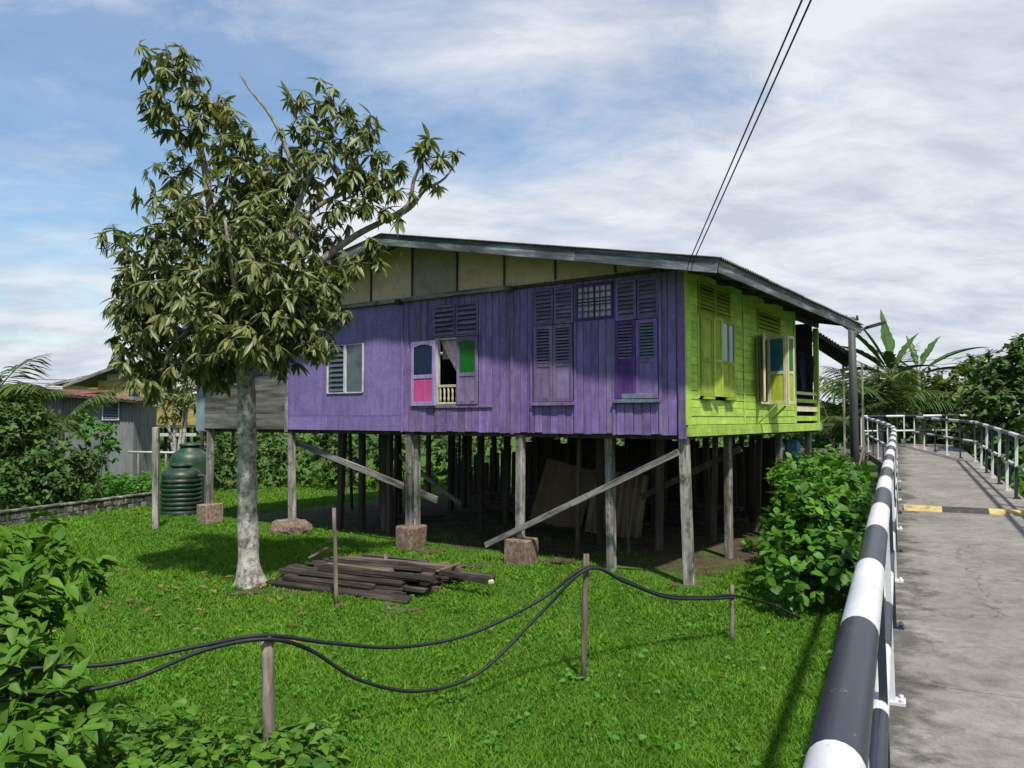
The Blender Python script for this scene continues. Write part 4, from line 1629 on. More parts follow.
limbs = [
    [tp(245, 352, .05), tp(232, 300), tp(215, 240, .1), tp(205, 170, .1), tp(190, 110), tp(172, 55)],
    [tp(246, 352, .05), tp(262, 300, -.1), tp(285, 240, -.2), tp(308, 180, -.1), tp(330, 130, 0)],
    [tp(245, 350, .05), tp(205, 310, -.3), tp(165, 275, -.5), tp(125, 245, -.5)],
    [tp(246, 350, .05), tp(250, 290, .5), tp(255, 220, .8), tp(262, 160, .8)],
    [tp(246, 345, .05), tp(282, 300, .1), tp(320, 262, .2), tp(355, 236, .2), tp(385, 220, .15), tp(408, 205, .1), tp(414, 180, .1), tp(424, 158, 0)],
    [tp(245, 345, .05), tp(200, 335, .4), tp(150, 330, .5), tp(125, 340, .4)],
    [tp(246, 350, .05), tp(290, 330, -.4), tp(325, 330, -.6)],
    [tp(246, 348, .05), tp(240, 310, -.5), tp(232, 270, -.9), tp(225, 220, -.9)],
    [tp(290, 232, -.15), tp(320, 205, .2), tp(345, 190, .3), tp(352, 160, .2), tp(372, 148, .1)],
    [tp(205, 310, -.3), tp(180, 340, -.7), tp(165, 365, -.8)],
]
lr_ = [.10, .085, .065, .075, .07, .055, .055, .06, .04, .04]
for pts_, r0 in zip(limbs, lr_):
    sp = smooth_path(pts_, 5)
    tubes('limb', [(sp, np.linspace(r0, .018, len(sp)))], M['limb'], tree, 8)
# the bare dead branch and bare tips
for q_, r_ in (((300, 190), (283, 140), (268, 112), (250, 90), (240, 74)), (.035, .012)), (((385, 222), (410, 208), (425, 190), (445, 178), (462, 152)), (.04, .008)), (((345, 200), (338, 175), (333, 158)), (.03, .015)), (((345, 190), (354, 180), (362, 172)), (.03, .02)):
    sp = smooth_path([tp(a, b, -.1 if a < 305 else .2) for a, b in q_], 4)
    tubes('bare_branch', [(sp, np.linspace(r_[0], r_[1], len(sp)))], M['limb'], tree, 6)
S = TY / F


def tb(px, py, r, dy=0.0, ry=None, rz=None):
    c = tp(px, py, dy)
    return (c.x, c.y, c.z, r * S, (ry or r) * S, (rz or r) * S)


blobs = [tb(160, 56, 26, 0, 30, 26), tb(155, 85, 26, 0), tb(185, 75, 28, 0), tb(198, 100, 30), tb(205, 135, 42, .1), tb(232, 130, 26, -.2), tb(238, 175, 45, -.2), tb(178, 178, 36, .2), tb(175, 215, 40, -.3),
         tb(165, 255, 44, -.5), tb(215, 240, 58, 0, 90), tb(270, 220, 55, 0, 90), tb(305, 125, 30, 0), tb(300, 98, 20, 0), tb(322, 92, 18, 0), tb(335, 110, 27, 0), tb(318, 165, 42, 0), tb(350, 140, 32, .1),
         tb(290, 285, 52, -.3, 80), tb(230, 305, 62, 0, 110), tb(160, 305, 44, .1, 70), tb(158, 350, 40, .1, 60), tb(300, 320, 40, -.3, 60), tb(275, 352, 30, -.2, 60, 24),
         tb(205, 358, 42, 0, 80, 28), tb(122, 238, 20, -.5), tb(125, 275, 18, -.3), tb(122, 310, 18, -.2), tb(128, 345, 20, -.1), tb(340, 320, 16, -.3), tb(138, 295, 26, 0), tb(320, 245, 34, .2), tb(330, 285, 26, -.2), tb(378, 160, 20, .1), tb(318, 345, 22, -.5, 30, 16),
         tb(170, 120, 25, .2), tb(262, 172, 32, 0), tb(288, 182, 28, 0), tb(245, 155, 28, .1), tb(268, 205, 36, 0), tb(215, 100, 22, 0), tb(226, 118, 22, 0), tb(150, 105, 20, 0), tb(180, 50, 18, 0), tb(290, 150, 20, .1), tb(365, 130, 22, .1), tb(375, 175, 20, .1), tb(260, 265, 60, -.7, 40), tb(190, 290, 55, -.8, 40), tb(240, 345, 50, -.9, 40, 22), tb(150, 375, 28, -.1, 40, 20), tb(340, 205, 24, .1), tb(140, 330, 26, -.2)]
sprigs = [tb(400, 165, 10), tb(420, 150, 9), tb(440, 160, 9), tb(455, 152, 6), tb(425, 175, 9), tb(440, 185, 7), tb(397, 190, 9), tb(365, 205, 14), tb(385, 210, 8), tb(400, 218, 7),
          tb(372, 245, 14), tb(355, 262, 14), tb(380, 262, 7), tb(428, 140, 6), tb(375, 185, 10), tb(355, 175, 16), tb(412, 192, 6)]
P1, N1 = blob_points(blobs, 175.0, .30)
kp = rng.random(len(P1)) < np.clip(1.10 - .15 * (P1[:, 2] - 3.4), .55, 1)
P1, N1 = P1[kp], N1[kp]
P2, N2 = blob_points(sprigs, 330.0, .1)
P = np.concatenate([P1, P2])
N = np.concatenate([N1, N2])
tw = norm(N * .9 + np.array([0, 0, .35]) + rng.normal(scale=.35, size=N.shape))
p_, d_, u_, s_ = rosettes(P, tw, 9, .195, 1.0, .85)
cl = np.repeat(rng.random(len(P)), 9)
ti = np.clip(.62 * cl + .38 * rng.random(len(p_)), 0, 1)
s_ = s_ * np.repeat(rng.uniform(.65, 1.3, len(P)), 9)
leaves('crown', p_ + np.array(TB), d_, u_, s_, ti, M['mango'], 'lance', tree, 1.12, TB, 160)
# twigs joining each rosette to the nearest limb point
LP = np.array([list(q) for pts_ in limbs for q in smooth_path(pts_, 5)])
paths = []
nodes = LP.copy()
order = np.argsort(np.linalg.norm(P - np.array([0, 0, 3.2]), axis=1))
for i in order:
    dd = np.linalg.norm(nodes - P[i], axis=1) + .25 * np.maximum(0, nodes[:, 2] - P[i][2])
    j = int(np.argmin(dd))
    a_, b_ = Vector(nodes[j]), Vector(P[i])
    mid = a_.lerp(b_, .55) + Vector((0, 0, -.06 * (b_ - a_).length))
    L = (b_ - a_).length
    paths.append(([a_, mid, b_], [min(.022, .006 + .012 * L), .007, .004]))
    nodes = np.concatenate([nodes, [list(mid), list(b_)]])
tubes('twigs', paths, M['twig'], tree, 4)['kind'] = 'stuff'

# ================================================================== LAWN THINGS
def stake(label, pxb, pyb, pyt, r, mat, name='stake', lean=0.0, square=False, pxt=None, cat='stake'):
    b = ground(pxb, pyb)
    t = at(pxt if pxt is not None else pxb, pyt, b.y)
    if square:
        o = beam(name, b + Vector((0, 0, -.05)), t, r * 2, r * 2, mat, None, random.uniform(0, .6), .008, .006)
    else:
        n = 7
        pts_ = [b.lerp(t, k / (n - 1)) + Vector((random.uniform(-1, 1), random.uniform(-1, 1), 0)) * r * .18 for k in range(n)]
        pts_[0].z = -.05
        o = tubes(name, [(pts_, [r * random.uniform(.88, 1.08) for _ in range(n)])], mat, None, 8)
    tag(o, label, cat)
    return b, t


sA = stake('thin wooden stake in mid lawn holding up the black cables', 583, 681, 554, .026, M['stick'], pxt=586)
sB = stake('short wooden stake at the end of the cables near the hedge', 732, 641, 585, .024, M['stick'])
sP = stake('thick mossy wooden post in the foreground under the cables', 269, 762, 636, .044, M['stick'], 'fence_post', pxt=266, cat='post')
sC = stake('bare stake standing in front of the lumber pile', 336, 605, 508, .026, M['stick'], pxt=334)
sL = stake('upright grey post on the lawn left of the green water tank', 156, 529, 427, .06, M['grey_wood_x'], 'fence_post', square=True, cat='post')


def cable(label, pts_, r=.014):
    o = tubes('cable', [(smooth_path(pts_, 10), r)], M['cable'], None, 8)
    tag(o, label, 'cable')


pt, at_ = sP[1], sA[1]
bt = sB[1]


def cpx(px, py, t, p0=pt, p1=at_):
    Y = p0.y + (p1.y - p0.y) * t
    return at(px, py, Y)


left_end = at(20, 670, pt.y - .5)
cable('upper black cable, the one that sags least between post and stake',
      [left_end + Vector((-1.2, -.5, -.05)), left_end, at(110, 664, pt.y - .3), at(200, 646, pt.y - .12), pt + Vector((-.0, -.03, .012)),
       cpx(330, 643, .2), cpx(400, 647, .45), cpx(470, 634, .68), cpx(540, 600, .9), at_ + Vector((0, -.035, -.11)),
       at(620, 578, at_.y + .3), at(660, 594, bt.y * .6 + at_.y * .4), at(700, 597, bt.y - .2), bt + Vector((0, -.035, -.10)), at(770, 604, bt.y + .5), at(800, 618, bt.y + .7)])
cable('lower black cable, the one that hangs in a deep loop over the lawn',
      [at(-60, 705, pt.y - .6), at(60, 694, pt.y - .45), at(130, 680, pt.y - .3), at(205, 650, pt.y - .15), pt + Vector((.02, -.055, -.006)),
       cpx(310, 650, .15), cpx(360, 680, .3), cpx(420, 691, .5), cpx(480, 672, .7), cpx(540, 614, .9), at_ + Vector((.01, -.062, -.12)),
       at(625, 582, at_.y + .3), at(665, 597, bt.y * .6 + at_.y * .4), at(703, 599, bt.y - .25), bt + Vector((0, -.065, -.115))])

# lumber pile -----------------------------------------------------------------
ORD = ['first', 'second', 'third', 'fourth', 'fifth', 'sixth', 'seventh', 'eighth', 'ninth', 'tenth', 'eleventh', 'twelfth', 'thirteenth']
gl = 'planks in the lumber pile'
pc = ground(378, 582)
for lay, nl in ((0, 13), (1, 12), (2, 10), (3, 6)):
    for k in range(nl):
        v = (k / (nl - 1) - .5) * (1.75 - lay * .27)
        ang_ = -.46 + random.uniform(-.05, .05)
        e_ = Vector((math.cos(ang_), math.sin(ang_), random.uniform(-.012, .012)))
        f_ = Vector((.444, .896, 0))
        c = pc + f_ * v + Vector((.888, -.459, 0)) * random.uniform(-.32, .32)
        c.z = .035 + lay * .068 + random.uniform(0, .012)
        L = random.uniform(1.5, 2.7) - lay * .15
        pale = lay == 3 and k in (1, 4)
        o = beam('plank', c - e_ * L / 2, c + e_ * L / 2, random.uniform(.10, .19), random.uniform(.035, .06), M['pale_plank'] if pale else M['rot_wood'], None, random.uniform(-.10, .10), .008, .02)
        tag(o, ('paler brown' if pale else 'rotting dark') + ' plank in the lumber pile, ' + ORD[k] + ' from the front in the ' + ('bottom', 'second', 'third', 'top')[lay] + ' layer', 'plank', gl)
a0, a1 = ground(400, 583), ground(490, 597)
o = beam('plank', (a0.x, a0.y, .27), (a1.x, a1.y, .20), .10, .06, M['rot_wood'], None, 0, .008, .01)
tag(o, 'plank sticking out of the right end of the lumber pile, with a pale tip', 'plank', None)
tip = box_mesh(.05, .085, .045, .008, M['cream'], .008)
to = link('pale_end', tip, None, o, ((a1 - a0).length / 2 + .015, 0, 0))
for k, (px_, py_, w_) in enumerate(((318, 572, 'left'), (386, 578, 'middle'), (448, 588, 'right'))):
    c = ground(px_, py_)
    c.z = .28
    a_ = random.uniform(0, 3)
    dv = Vector((math.cos(a_), math.sin(a_), .15)) * random.uniform(.14, .25)
    o = beam('broken_stick', c - dv, c + dv, .05, .03, M['pale_plank'], None, 0, .006, .01)
    tag(o, 'short broken stick lying on the ' + w_ + ' of the lumber pile', 'stick', 'broken sticks on the lumber pile')

# water tank ------------------------------------------------------------------
tkb = ground(181, 514)
tank = empty('water_tank', tkb)
tag(tank, 'ribbed green plastic water tank beside the house corner', 'water tank')
rt = .46
prof = [(rt * .98, 0)]
for k in range(8):
    z0 = .02 + k * .105
    prof += [(rt, z0), (rt, z0 + .075), (rt * .955, z0 + .09), (rt * .955, z0 + .105)]
prof += [(rt, .90), (rt * .96, .97), (rt * .82, 1.05), (rt * .48, 1.10), (rt * .46, 1.14)]


def lathe(name, prof, mat, parent, loc=(0, 0, 0), rot=(0, 0, 0), n=32):
    V, Fc = [], []
    for r_, z in prof:
        for k in range(n):
            a_ = 2 * math.pi * k / n
            V.append((r_ * math.cos(a_), r_ * math.sin(a_), z))
    for i in range(len(prof) - 1):
        for k in range(n):
            k2 = (k + 1) % n
            Fc.append((i * n + k, i * n + k2, (i + 1) * n + k2, (i + 1) * n + k))
    Fc.append(tuple(range(n))[::-1])
    Fc.append(tuple((len(prof) - 1) * n + k for k in range(n)))
    me = bpy.data.meshes.new(name)
    me.from_pydata(V, [], Fc)
    me.polygons.foreach_set('use_smooth', [len(p.vertices) == 4 for p in me.polygons])
    return link(name, me, mat, parent, loc, rot)


lathe('tank_body', prof, M['tank'], tank)
lathe('lid', [(.235, 0), (.24, .05), (.225, .065), (.19, .085), (.05, .10)], M['tank'], tank, (0, 0, 1.13))
tubes('outlet_pipe', [(smooth_path([(.40, -.1, .92), (.62, -.16, .92), (.64, -.17, .6), (.64, -.17, 0)], 5), .022)], M['white_pipe'], tank, 8)
# second tank further back
tkb2 = at(190, 470, tkb.y + 2.0)
tkb2.z = 0
tank2 = empty('water_tank', tkb2)
tag(tank2, 'darker green water tank standing behind the ribbed one', 'water tank')
lathe('tank_body', [(.5, 0), (.52, .1), (.52, 1.1), (.50, 1.25), (.42, 1.38), (.26, 1.46), (.25, 1.56)], M['tank'], tank2)
lathe('lid', [(.28, 0), (.28, .06), (.1, .10)], M['tank'], tank2, (0, 0, 1.55))

# low masonry wall ------------------------------------------------------------
w0, w1 = ground(-60, 536), ground(158, 504)
lw_ = empty('low_wall', (0, 0, 0))
tag(lw_, 'low stained masonry wall along the left side of the lawn', 'wall')
dv = (w1 - w0)
nseg = 26
for k in range(nseg):
    for row in range(2):
        off = .5 * (row % 2)
        a_ = w0 + dv * ((k + off) / nseg)
        b_ = w0 + dv * ((k + off + .985) / nseg)
        z0 = -.03 + row * .155
        beam('block', (a_.x, a_.y, z0 + .075), (b_.x, b_.y, z0 + .075), .16 + random.uniform(-.01, .012), .148, M['masonry'], lw_, 0, .012, .007)
beam('coping', (w0.x, w0.y, .315), (w1.x, w1.y, .315), .20, .05, M['masonry'], lw_, 0, .012)
for k in range(1, 8):
    c = w0 + dv * (k / 8)
    box('wall_pier', (c.x - .05, c.x + .05), (c.y - .13, c.y + .1), (-.03, .30), M['masonry'], lw_, .01, .01)

# ================================================================== BUILDINGS BEHIND, LEFT
def bldg(px, Y, rz=0.0):
    p = at(px, 418, Y)
    p.z = 0
    return p


# grey tin shed
sh0 = at(84, 418, 25.0)
shed = empty('shed', (sh0.x, sh0.y, 0), R(6))
tag(shed, 'grey corrugated tin shed with a small white window and a rusty roof', 'shed')
pxm = 25.0 / F
shw = 47 * pxm
for k in range(2):
    corrugated('wall_sheet', shw / 2 + .02, 3.0, M['tin_grey'], shed, (k * shw / 2, (k % 2) * .012, 0), (0, 0, 0), .10, .016)
corrugated('wall_sheet', 1.6, 3.0, M['tin_grey'], shed, (shw + .02, 0, 0), (0, 0, R(84)), .10, .016)
corrugated('wall_sheet', 1.5, 3.0, M['tin_grey'], shed, (-1.5, .1, 0), (0, 0, 0), .10, .016)
wx0, wx1 = (103 - 84) * pxm, (117 - 84) * pxm
wz0, wz1 = EYE - (419 - 418) * pxm, EYE + (418 - 402) * pxm
wn_ = link('window', boxes_mesh([((wx0 - .04, wx0), (-.07, -.02), (wz0 - .04, wz1 + .04)), ((wx1, wx1 + .04), (-.07, -.02), (wz0 - .04, wz1 + .04)),
                                 ((wx0, wx1), (-.07, -.02), (wz0 - .04, wz0)), ((wx0, wx1), (-.07, -.02), (wz1, wz1 + .04))], M['frame_white']), None, shed)
for k in range(6):
    z = wz0 + (wz1 - wz0) * (k + .5) / 6
    o = box('slat', (wx0, wx1), (-.07, -.055), (z - .04, z + .04), M['greyglass'], wn_, 0)
    o.rotation_euler = (R(-25), 0, 0)
rl = at(10, 388, 25.5) - shed.location
V = [(-2.2, -.5, 3.22), (shw + .3, -.4, 2.86), (shw + .3, 2.0, 2.92), (-2.2, 2.0, 3.28)]


def slab_roof(name, P4, mat, parent, n=24, amp=.02, thick=.012):
    """corrugated roof over four corners, waves running up from the first edge to the opposite one"""
    A_, B_, C_, D_ = [Vector(q) for q in P4]
    V, Fc = [], []
    m = n * 4
    for j in range(2):
        for i in range(m + 1):
            u = i / m
            p = A_.lerp(B_, u) if j == 0 else D_.lerp(C_, u)
            V.append(p + Vector((0, 0, amp * math.sin(u * n * 2 * math.pi))))
    for i in range(m):
        Fc.append((i, i + 1, m + 2 + i, m + 1 + i))
    me = bpy.data.meshes.new(name)
    me.from_pydata(V, [], Fc)
    o = link(name, me, mat, parent)
    o.modifiers.new('thick', 'SOLIDIFY').thickness = thick
    return o


slab_roof('roof', V, M['tin_rust'], shed, 22)
beam('fascia', (-2.2, -.46, 3.17), (shw + .3, -.36, 2.81), .04, .07, M['dark_wood'], shed)
# lean-to on the left of the shed: rusty roof over dark opening
lt = at(30, 418, 26.0)
lean = empty('lean_to', (lt.x, lt.y, 0), R(4))
tag(lean, 'open lean-to with rust red roof behind the left bushes', 'lean-to')
slab_roof('roof', [(-1.6, -.6, 3.18), (1.9, -.6, 3.10), (1.9, 2.2, 3.30), (-1.6, 2.2, 3.38)], M['tin_rust'], lean, 20)
for x, y in ((-1.5, -.4), (1.8, -.4), (-1.5, 2.1), (1.8, 2.1)):
    box('post', (x - .05, x + .05), (y - .05, y + .05), (-.03, 3.08 + (.3 if y > 0 else 0)), M['dark_wood'], lean)
box('back_wall', (-1.5, 1.8), (2.1, 2.14), (-.02, 3.35), M['interior'], lean)

# yellow house
YH = 34.0
yk = YH / F
yh0 = at(97, 418, YH)
yho = empty('yellow_house', (yh0.x, yh0.y, 0), R(3))
tag(yho, 'faded yellow plank house on stilts with a low gable behind the shed', 'house')
yw_ = 4.6
zA = EYE + (418 - 361) * yk            # apex
zf = EYE - 7 * yk
z = zf
ax = (132 - 97) * yk
while z < zA - .1:
    zm = z + .14
    x0, x1 = 0.0, yw_
    roofh = lambda x: zA - .15 - abs(x - ax) * .40
    # clip the board under the gable
    x0 = max(0.0, ax - max(0.0, (zA - .15 - zm - .1) / .40))
    x1 = min(yw_, ax + max(0.0, (zA - .15 - zm - .1) / .40))
    if x1 - x0 > .3:
        o = box('board', (x0, x1), (-.012, .012), (z, z + .272), M['yellow_board'] if z < zA - .95 else M['gable_grey'], yho, .006)
        o.rotation_euler = (R(3), 0, 0)
    z += .28
wz0, wz1 = EYE + (418 - 397) * yk, EYE + (418 - 387) * yk
wx0, wx1 = (128 - 97) * yk, (139 - 97) * yk
wn_ = link('window', boxes_mesh([((wx0 - .05, wx0), (-.06, -.016), (wz0, wz1)), ((wx1, wx1 + .05), (-.06, -.016), (wz0, wz1)), ((wx0 - .05, wx1 + .05), (-.06, -.016), (wz0 - .06, wz0)), ((wx0 - .05, wx1 + .05), (-.06, -.016), (wz1, wz1 + .05))], M['yellow_board']), None, yho)
box('pane', (wx0, wx1), (-.045, -.03), (wz0, wz1), M['blueglass'], wn_, 0)
slope_l = [(ax, -.6, zA), (ax - 2.7, -.6, zA - 1.08), (ax - 2.7, 5, zA - 1.08), (ax, 5, zA)]
slab_roof('roof', slope_l, M['tin'], yho, 20)
slab_roof('roof', [(ax, -.6, zA + .01), (ax + 4.0, -.6, zA - 1.45), (ax + 4.0, 5, zA - 1.45), (ax, 5, zA + .01)], M['tin'], yho, 26)
beam('barge_board', (ax, -.62, zA - .07), (ax - 2.7, -.62, zA - 1.15), .03, .14, M['grey_wood_x'], yho)
beam('barge_board', (ax + .01, -.62, zA - .07), (ax + 4.0, -.62, zA - 1.52), .03, .14, M['grey_wood_x'], yho)
box('side_wall', (-.02, .0), (.02, 4.8), (zf, zA - .9), M['interior'], yho)
box('floor', (0, yw_), (.0, 4.8), (zf - .12, zf - .01), M['dark_wood'], yho)
for x in np.linspace(.1, yw_ - .1, 5):
    for y in (.1, 2.4, 4.6):
        box('post', (x - .07, x + .07), (y - .07, y + .07), (-.03, zf - .12), M['dark_wood'], yho)
box('white_beam', (.4, yw_ - .3), (-.06, .0), (zf - .5, zf - .36), M['white_pipe'], yho)
# another roof behind
yb = at(60, 418, 40)
rb = empty('house_roof', (yb.x, yb.y, 0))
tag(rb, 'small grey roofed house peeping out left of the yellow house', 'house')
slab_roof('roof', [(-.6, -.3, 4.0), (3.6, -.3, 4.95), (3.6, 4, 4.95), (-.6, 4, 4.0)], M['tin_rust'], rb, 14)
box('wall', (.1, 3.4), (.0, 3.8), (-.02, 3.95), M['yellow_board'], rb)
beam('barge_board', (-.6, -.32, 3.95), (3.6, -.32, 4.9), .03, .13, M['grey_wood_x'], rb)

# white pipe run
pa, pb = at(135, 452, 22.5), at(180, 453, 22.5)
wp = empty('water_pipe', (pa.x, pa.y, 0))
tag(wp, 'white pipe running on short legs behind the water tanks', 'pipe')
tubes('pipe', [([(-.2, 0, pa.z), (pb.x - pa.x + .3, 0, pb.z)], .035)], M['white_pipe'], wp, 10)
for x in (0.1, .9):
    tubes('leg', [([(x, 0, -.02), (x, 0, pa.z)], .03)], M['stick'], wp, 6)

# ================================================================== RIGHT BACKGROUND
# rear car port roof beyond the porch
cpo = at(820, 418, 21.0)
cpt = empty('carport', (cpo.x, cpo.y, 0), R(-20))
tag(cpt, 'open corrugated roof on thin poles beyond the porch', 'carport')
slab_roof('roof', [(.85, -1.3, EYE + 1.55), (-.1, -1.3, EYE + 2.25), (-.1, 2.2, EYE + 2.25), (.85, 2.2, EYE + 1.55)], M['tin'], cpt, 14, .02)
slab_roof('roof', [(-.1, -1.3, EYE + 2.26), (-2.4, -1.3, EYE + 1.6), (-2.4, 2.2, EYE + 1.6), (-.1, 2.2, EYE + 2.26)], M['tin'], cpt, 26, .02)
for k in range(6):
    y = -1.2 + k * .65
    beam('rafter', (.83, y, EYE + 1.50), (-.1, y, EYE + 2.18), .05, .07, M['dark_wood'], cpt)
for x, y in ((.72, -1.2), (.72, 2.1), (-2.2, -1.2), (-2.2, 2.1)):
    box('pole', (x - .03, x + .03), (y - .03, y + .03), (-.03, EYE + 1.62), M['grey_wood'], cpt)
box('pole', (.95, 1.0), (-1.2, -1.15), (-.03, EYE + 1.4), M['grey_wood'], cpt)

# lamp post
lpb = at(854, 418, 19.5)
lp = empty('lamp_post', (lpb.x, lpb.y, 0))
tag(lp, 'grey utility pole with a flat street lamp arm at the house eave', 'lamp post')
k_ = 19.5 / F
tubes('pole', [([(0, 0, -.05), (0, 0, 2.5), (-.02, 0, EYE + 101 * k_)], [.115, .10, .085])], M['metal_pole'], lp, 12)
tubes('arm', [(smooth_path([(-.01, 0, EYE + 75 * k_), (.08, -.02, EYE + 83 * k_), (.22, -.04, EYE + 88 * k_), (.42, -.07, EYE + 91 * k_)], 5), .028)], M['metal_pole'], lp, 8)
o = link('lamp_head', boxes_mesh([((0, .44), (-.13, .13), (-.03, .05)), ((-.06, .02), (-.04, .04), (-.025, .035))], M['lamp_black'], .01), None, lp, (.34, -.06, EYE + 90 * k_), (0, R(-16), R(-8)))
tubes('cross_arm', [([(-.18, 0, EYE + 99 * k_), (.16, 0, EYE + 99 * k_)], .03)], M['metal_pole'], lp, 8)
for x in (-.15, .13):
    tubes('insulator', [([(x, 0, EYE + 99 * k_), (x, 0, EYE + 103 * k_)], .03)], M['lamp_black'], lp, 8)


def palm(name, label, base, n, L, h, mat, width=.05, up=.9, lean=(0, 0), seed=1, cat='palm', trunk=.10):
    """feather palm: trunk, each frond an arched rachis with leaflets"""
    rs = random.Random(seed)
    root = empty(name, base)
    top = Vector((lean[0], lean[1], h))
    tubes('trunk', [(smooth_path([(0, 0, -.05), (lean[0] * .3, lean[1] * .3, h * .5), top], 5), np.linspace(trunk, trunk * .8, 11))], M['bark'], root, 8)
    for f in range(n):
        az = 2 * math.pi * (f / n) + rs.uniform(-.3, .3)
        el = rs.uniform(.15, 1.0) * up
        d0 = Vector((math.cos(az) * (1 - el * .6), math.sin(az) * (1 - el * .6), el + .25)).normalized()
        l_ = L * rs.uniform(.75, 1.1)
        pts_ = []
        p = top.copy()
        v = d0.copy()
        ns = 14
        for s in range(ns + 1):
            pts_.append(p.copy())
            p = p + v * (l_ / ns)
            v = (v + Vector((0, 0, -.085 - .02 * s / ns))).normalized()
        pos, di, upv, sz = [], [], [], []
        for s in range(2, ns * 3):
            t = s / (ns * 3)
            i = min(ns - 1, int(t * ns))
            q = pts_[i].lerp(pts_[i + 1], t * ns - i)
            ax_ = (pts_[i + 1] - pts_[i]).normalized()
            side = ax_.cross(Vector((0, 0, 1))).normalized()
            for sg in (-1, 1):
                dd = (side * sg + ax_ * .55 + Vector((0, 0, -.35 + rs.uniform(-.2, .2)))).normalized()
                pos.append(q)
                di.append(dd)
                upv.append(Vector((0, 0, 1)))
                sz.append(l_ * .30 * math.sin(math.pi * min(1, .12 + t * .9)) * rs.uniform(.8, 1.15) + .05)
        fo = tubes('frond', [(pts_, np.linspace(.022, .005, ns + 1))], M['stem'], root, 5)
        leaves('leaflets', np.array([list(q) for q in pos]), np.array([list(q) for q in di]), np.array([list(q) for q in upv]), np.array(sz), np.array([rs.random() for _ in sz]), mat, 'lance', fo, width * 6)
    tag(root, label, cat)
    return root


def banana(label, base, h, fronds, seed=1):
    """fronds: (azimuth, lift, length)"""
    rs = random.Random(seed)
    root = empty('banana_plant', base)
    tubes('trunk', [([(0, 0, -.05), (.03, 0, h * .5), (0, 0, h)], [.16, .13, .08])], M['stem'], root, 10)
    for az, el, L in fronds:
        d = Vector((math.cos(az) * math.cos(el), math.sin(az) * math.cos(el), math.sin(el)))
        p = Vector((0, 0, h - .1))
        n = 20
        V, Fc, T = [], [], []
        v = d.copy()
        cen = [p.copy()]
        for s in range(n):
            p = p + v * (L / n)
            v = (v + Vector((0, 0, -.015 - .03 * s / n))).normalized()
            cen.append(p.copy())
        for s, c in enumerate(cen):
            t = s / n
            w = L * .095 * (math.sin(math.pi * min(1, max(0, (t - .14) / .86)) ** .8) if t > .14 else .0) + .012
            axx = (cen[min(s + 1, n)] - cen[max(s - 1, 0)]).normalized()
            side = axx.cross(Vector((0, 0, 1)))
            side = side.normalized() if side.length > .1 else Vector((1, 0, 0))
            nn = side.cross(axx)
            for q in (-1, -.5, 0, .5, 1):
                ww = w * (1 - (.5 * rs.random() if abs(q) == 1 else 0))
                V.append(c + side * (ww * q) + nn * (.30 * w * abs(q)))
                T.append(rs.uniform(.2, .8))
        for s in range(n):
            for k in range(4):
                Fc.append((s * 5 + k, s * 5 + k + 1, s * 5 + k + 6, s * 5 + k + 5))
        me = quads_mesh('leaf', np.array([list(q) for q in V]), np.array(Fc), np.array(T), M['banana'])
        o = link('leaf', me, None, root)
        o.modifiers.new('thick', 'SOLIDIFY').thickness = .008
        tubes('midrib', [(cen, np.linspace(.03, .006, n + 1))], M['stem'], o, 5)
    tag(root, label, 'banana plant')
    return root


def gp(px, Y):
    p = at(px, 418, Y)
    return (p.x, p.y, 0.0)


banana('banana plant with upright leaves behind the lamp post', gp(893, 29), 4.0,
       [(1.6, 1.35, 2.7), (3.0, .95, 2.9), (.4, 1.0, 2.2), (3.4, .6, 2.8), (2.6, 1.15, 2.6), (5.0, .3, 2.2), (4.2, .5, 2.6), (3.3, .25, 2.6)], 3)
banana('banana plant with one long leaf pointing right above the trees', gp(919, 31), 4.2,
       [(.05, .55, 3.2), (.5, .95, 2.2), (2.5, .7, 2.2), (3.4, .3, 2.0), (5.6, .2, 2.4), (1.6, 1.2, 1.8)], 5)
banana('banana plant standing beside the utility pole', gp(862, 31), 2.4, [(.7, .9, 2.4), (2.2, 1.1, 2.2), (3.3, .5, 2.0), (5.2, .4, 1.8), (1.4, 1.3, 2.2), (.1, .5, 1.8)], 8)
palm('coconut_palm', 'young palm with drooping feathery fronds right of the lamp post', gp(879, 27.5), 18, 3.2, 2.5, M['palm'], .045, 1.0, seed=4)
palm('coconut_palm', 'small palm with pale drooping fronds under the carport roof', gp(832, 27), 9, 2.6, 1.6, M['palm'], .045, .9, seed=9)


def bl(px, py, Y, r, ry=None, rz=None):
    c = at(px, py, Y)
    k = Y / F
    return (c.x, c.y, c.z, r * k, (ry or r) * k, (rz or r) * k)


# trees on the right
bush('tree', 'dense dark leafy tree rising at the right edge of the picture', 'tree', gp(1003, 23), [bl(1000, 375, 23, 30), bl(1024, 370, 22.5, 36), bl(985, 400, 22.6, 26), bl(1020, 410, 22, 32), bl(1050, 390, 22, 40), bl(992, 430, 22.5, 24), bl(1030, 440, 21, 30), bl(1060, 440, 20, 46), bl(978, 368, 24, 14)],
     M['dark_leaf'], 150, .24, 'broad', 'trees along the right of the path', 1.1, 7, 6, stem_r=.10, stem_mat=M['limb'])
bush('tree', 'bushy tree with light yellow green sprays left of the dark tree', 'tree', gp(965, 27), [bl(965, 395, 27, 28, 30, 16), bl(945, 400, 27, 22), bl(980, 390, 27.5, 24, 24, 14), bl(955, 425, 26.8, 26), bl(985, 420, 26.5, 22), bl(935, 425, 27, 18), bl(975, 440, 26.5, 24), bl(945, 445, 27.5, 20), bl(1000, 440, 26, 26)],
     M['far_leaf2'], 130, .26, 'broad', 'trees along the right of the path', 1.1, 6, 6, stem_r=.09, stem_mat=M['limb'])
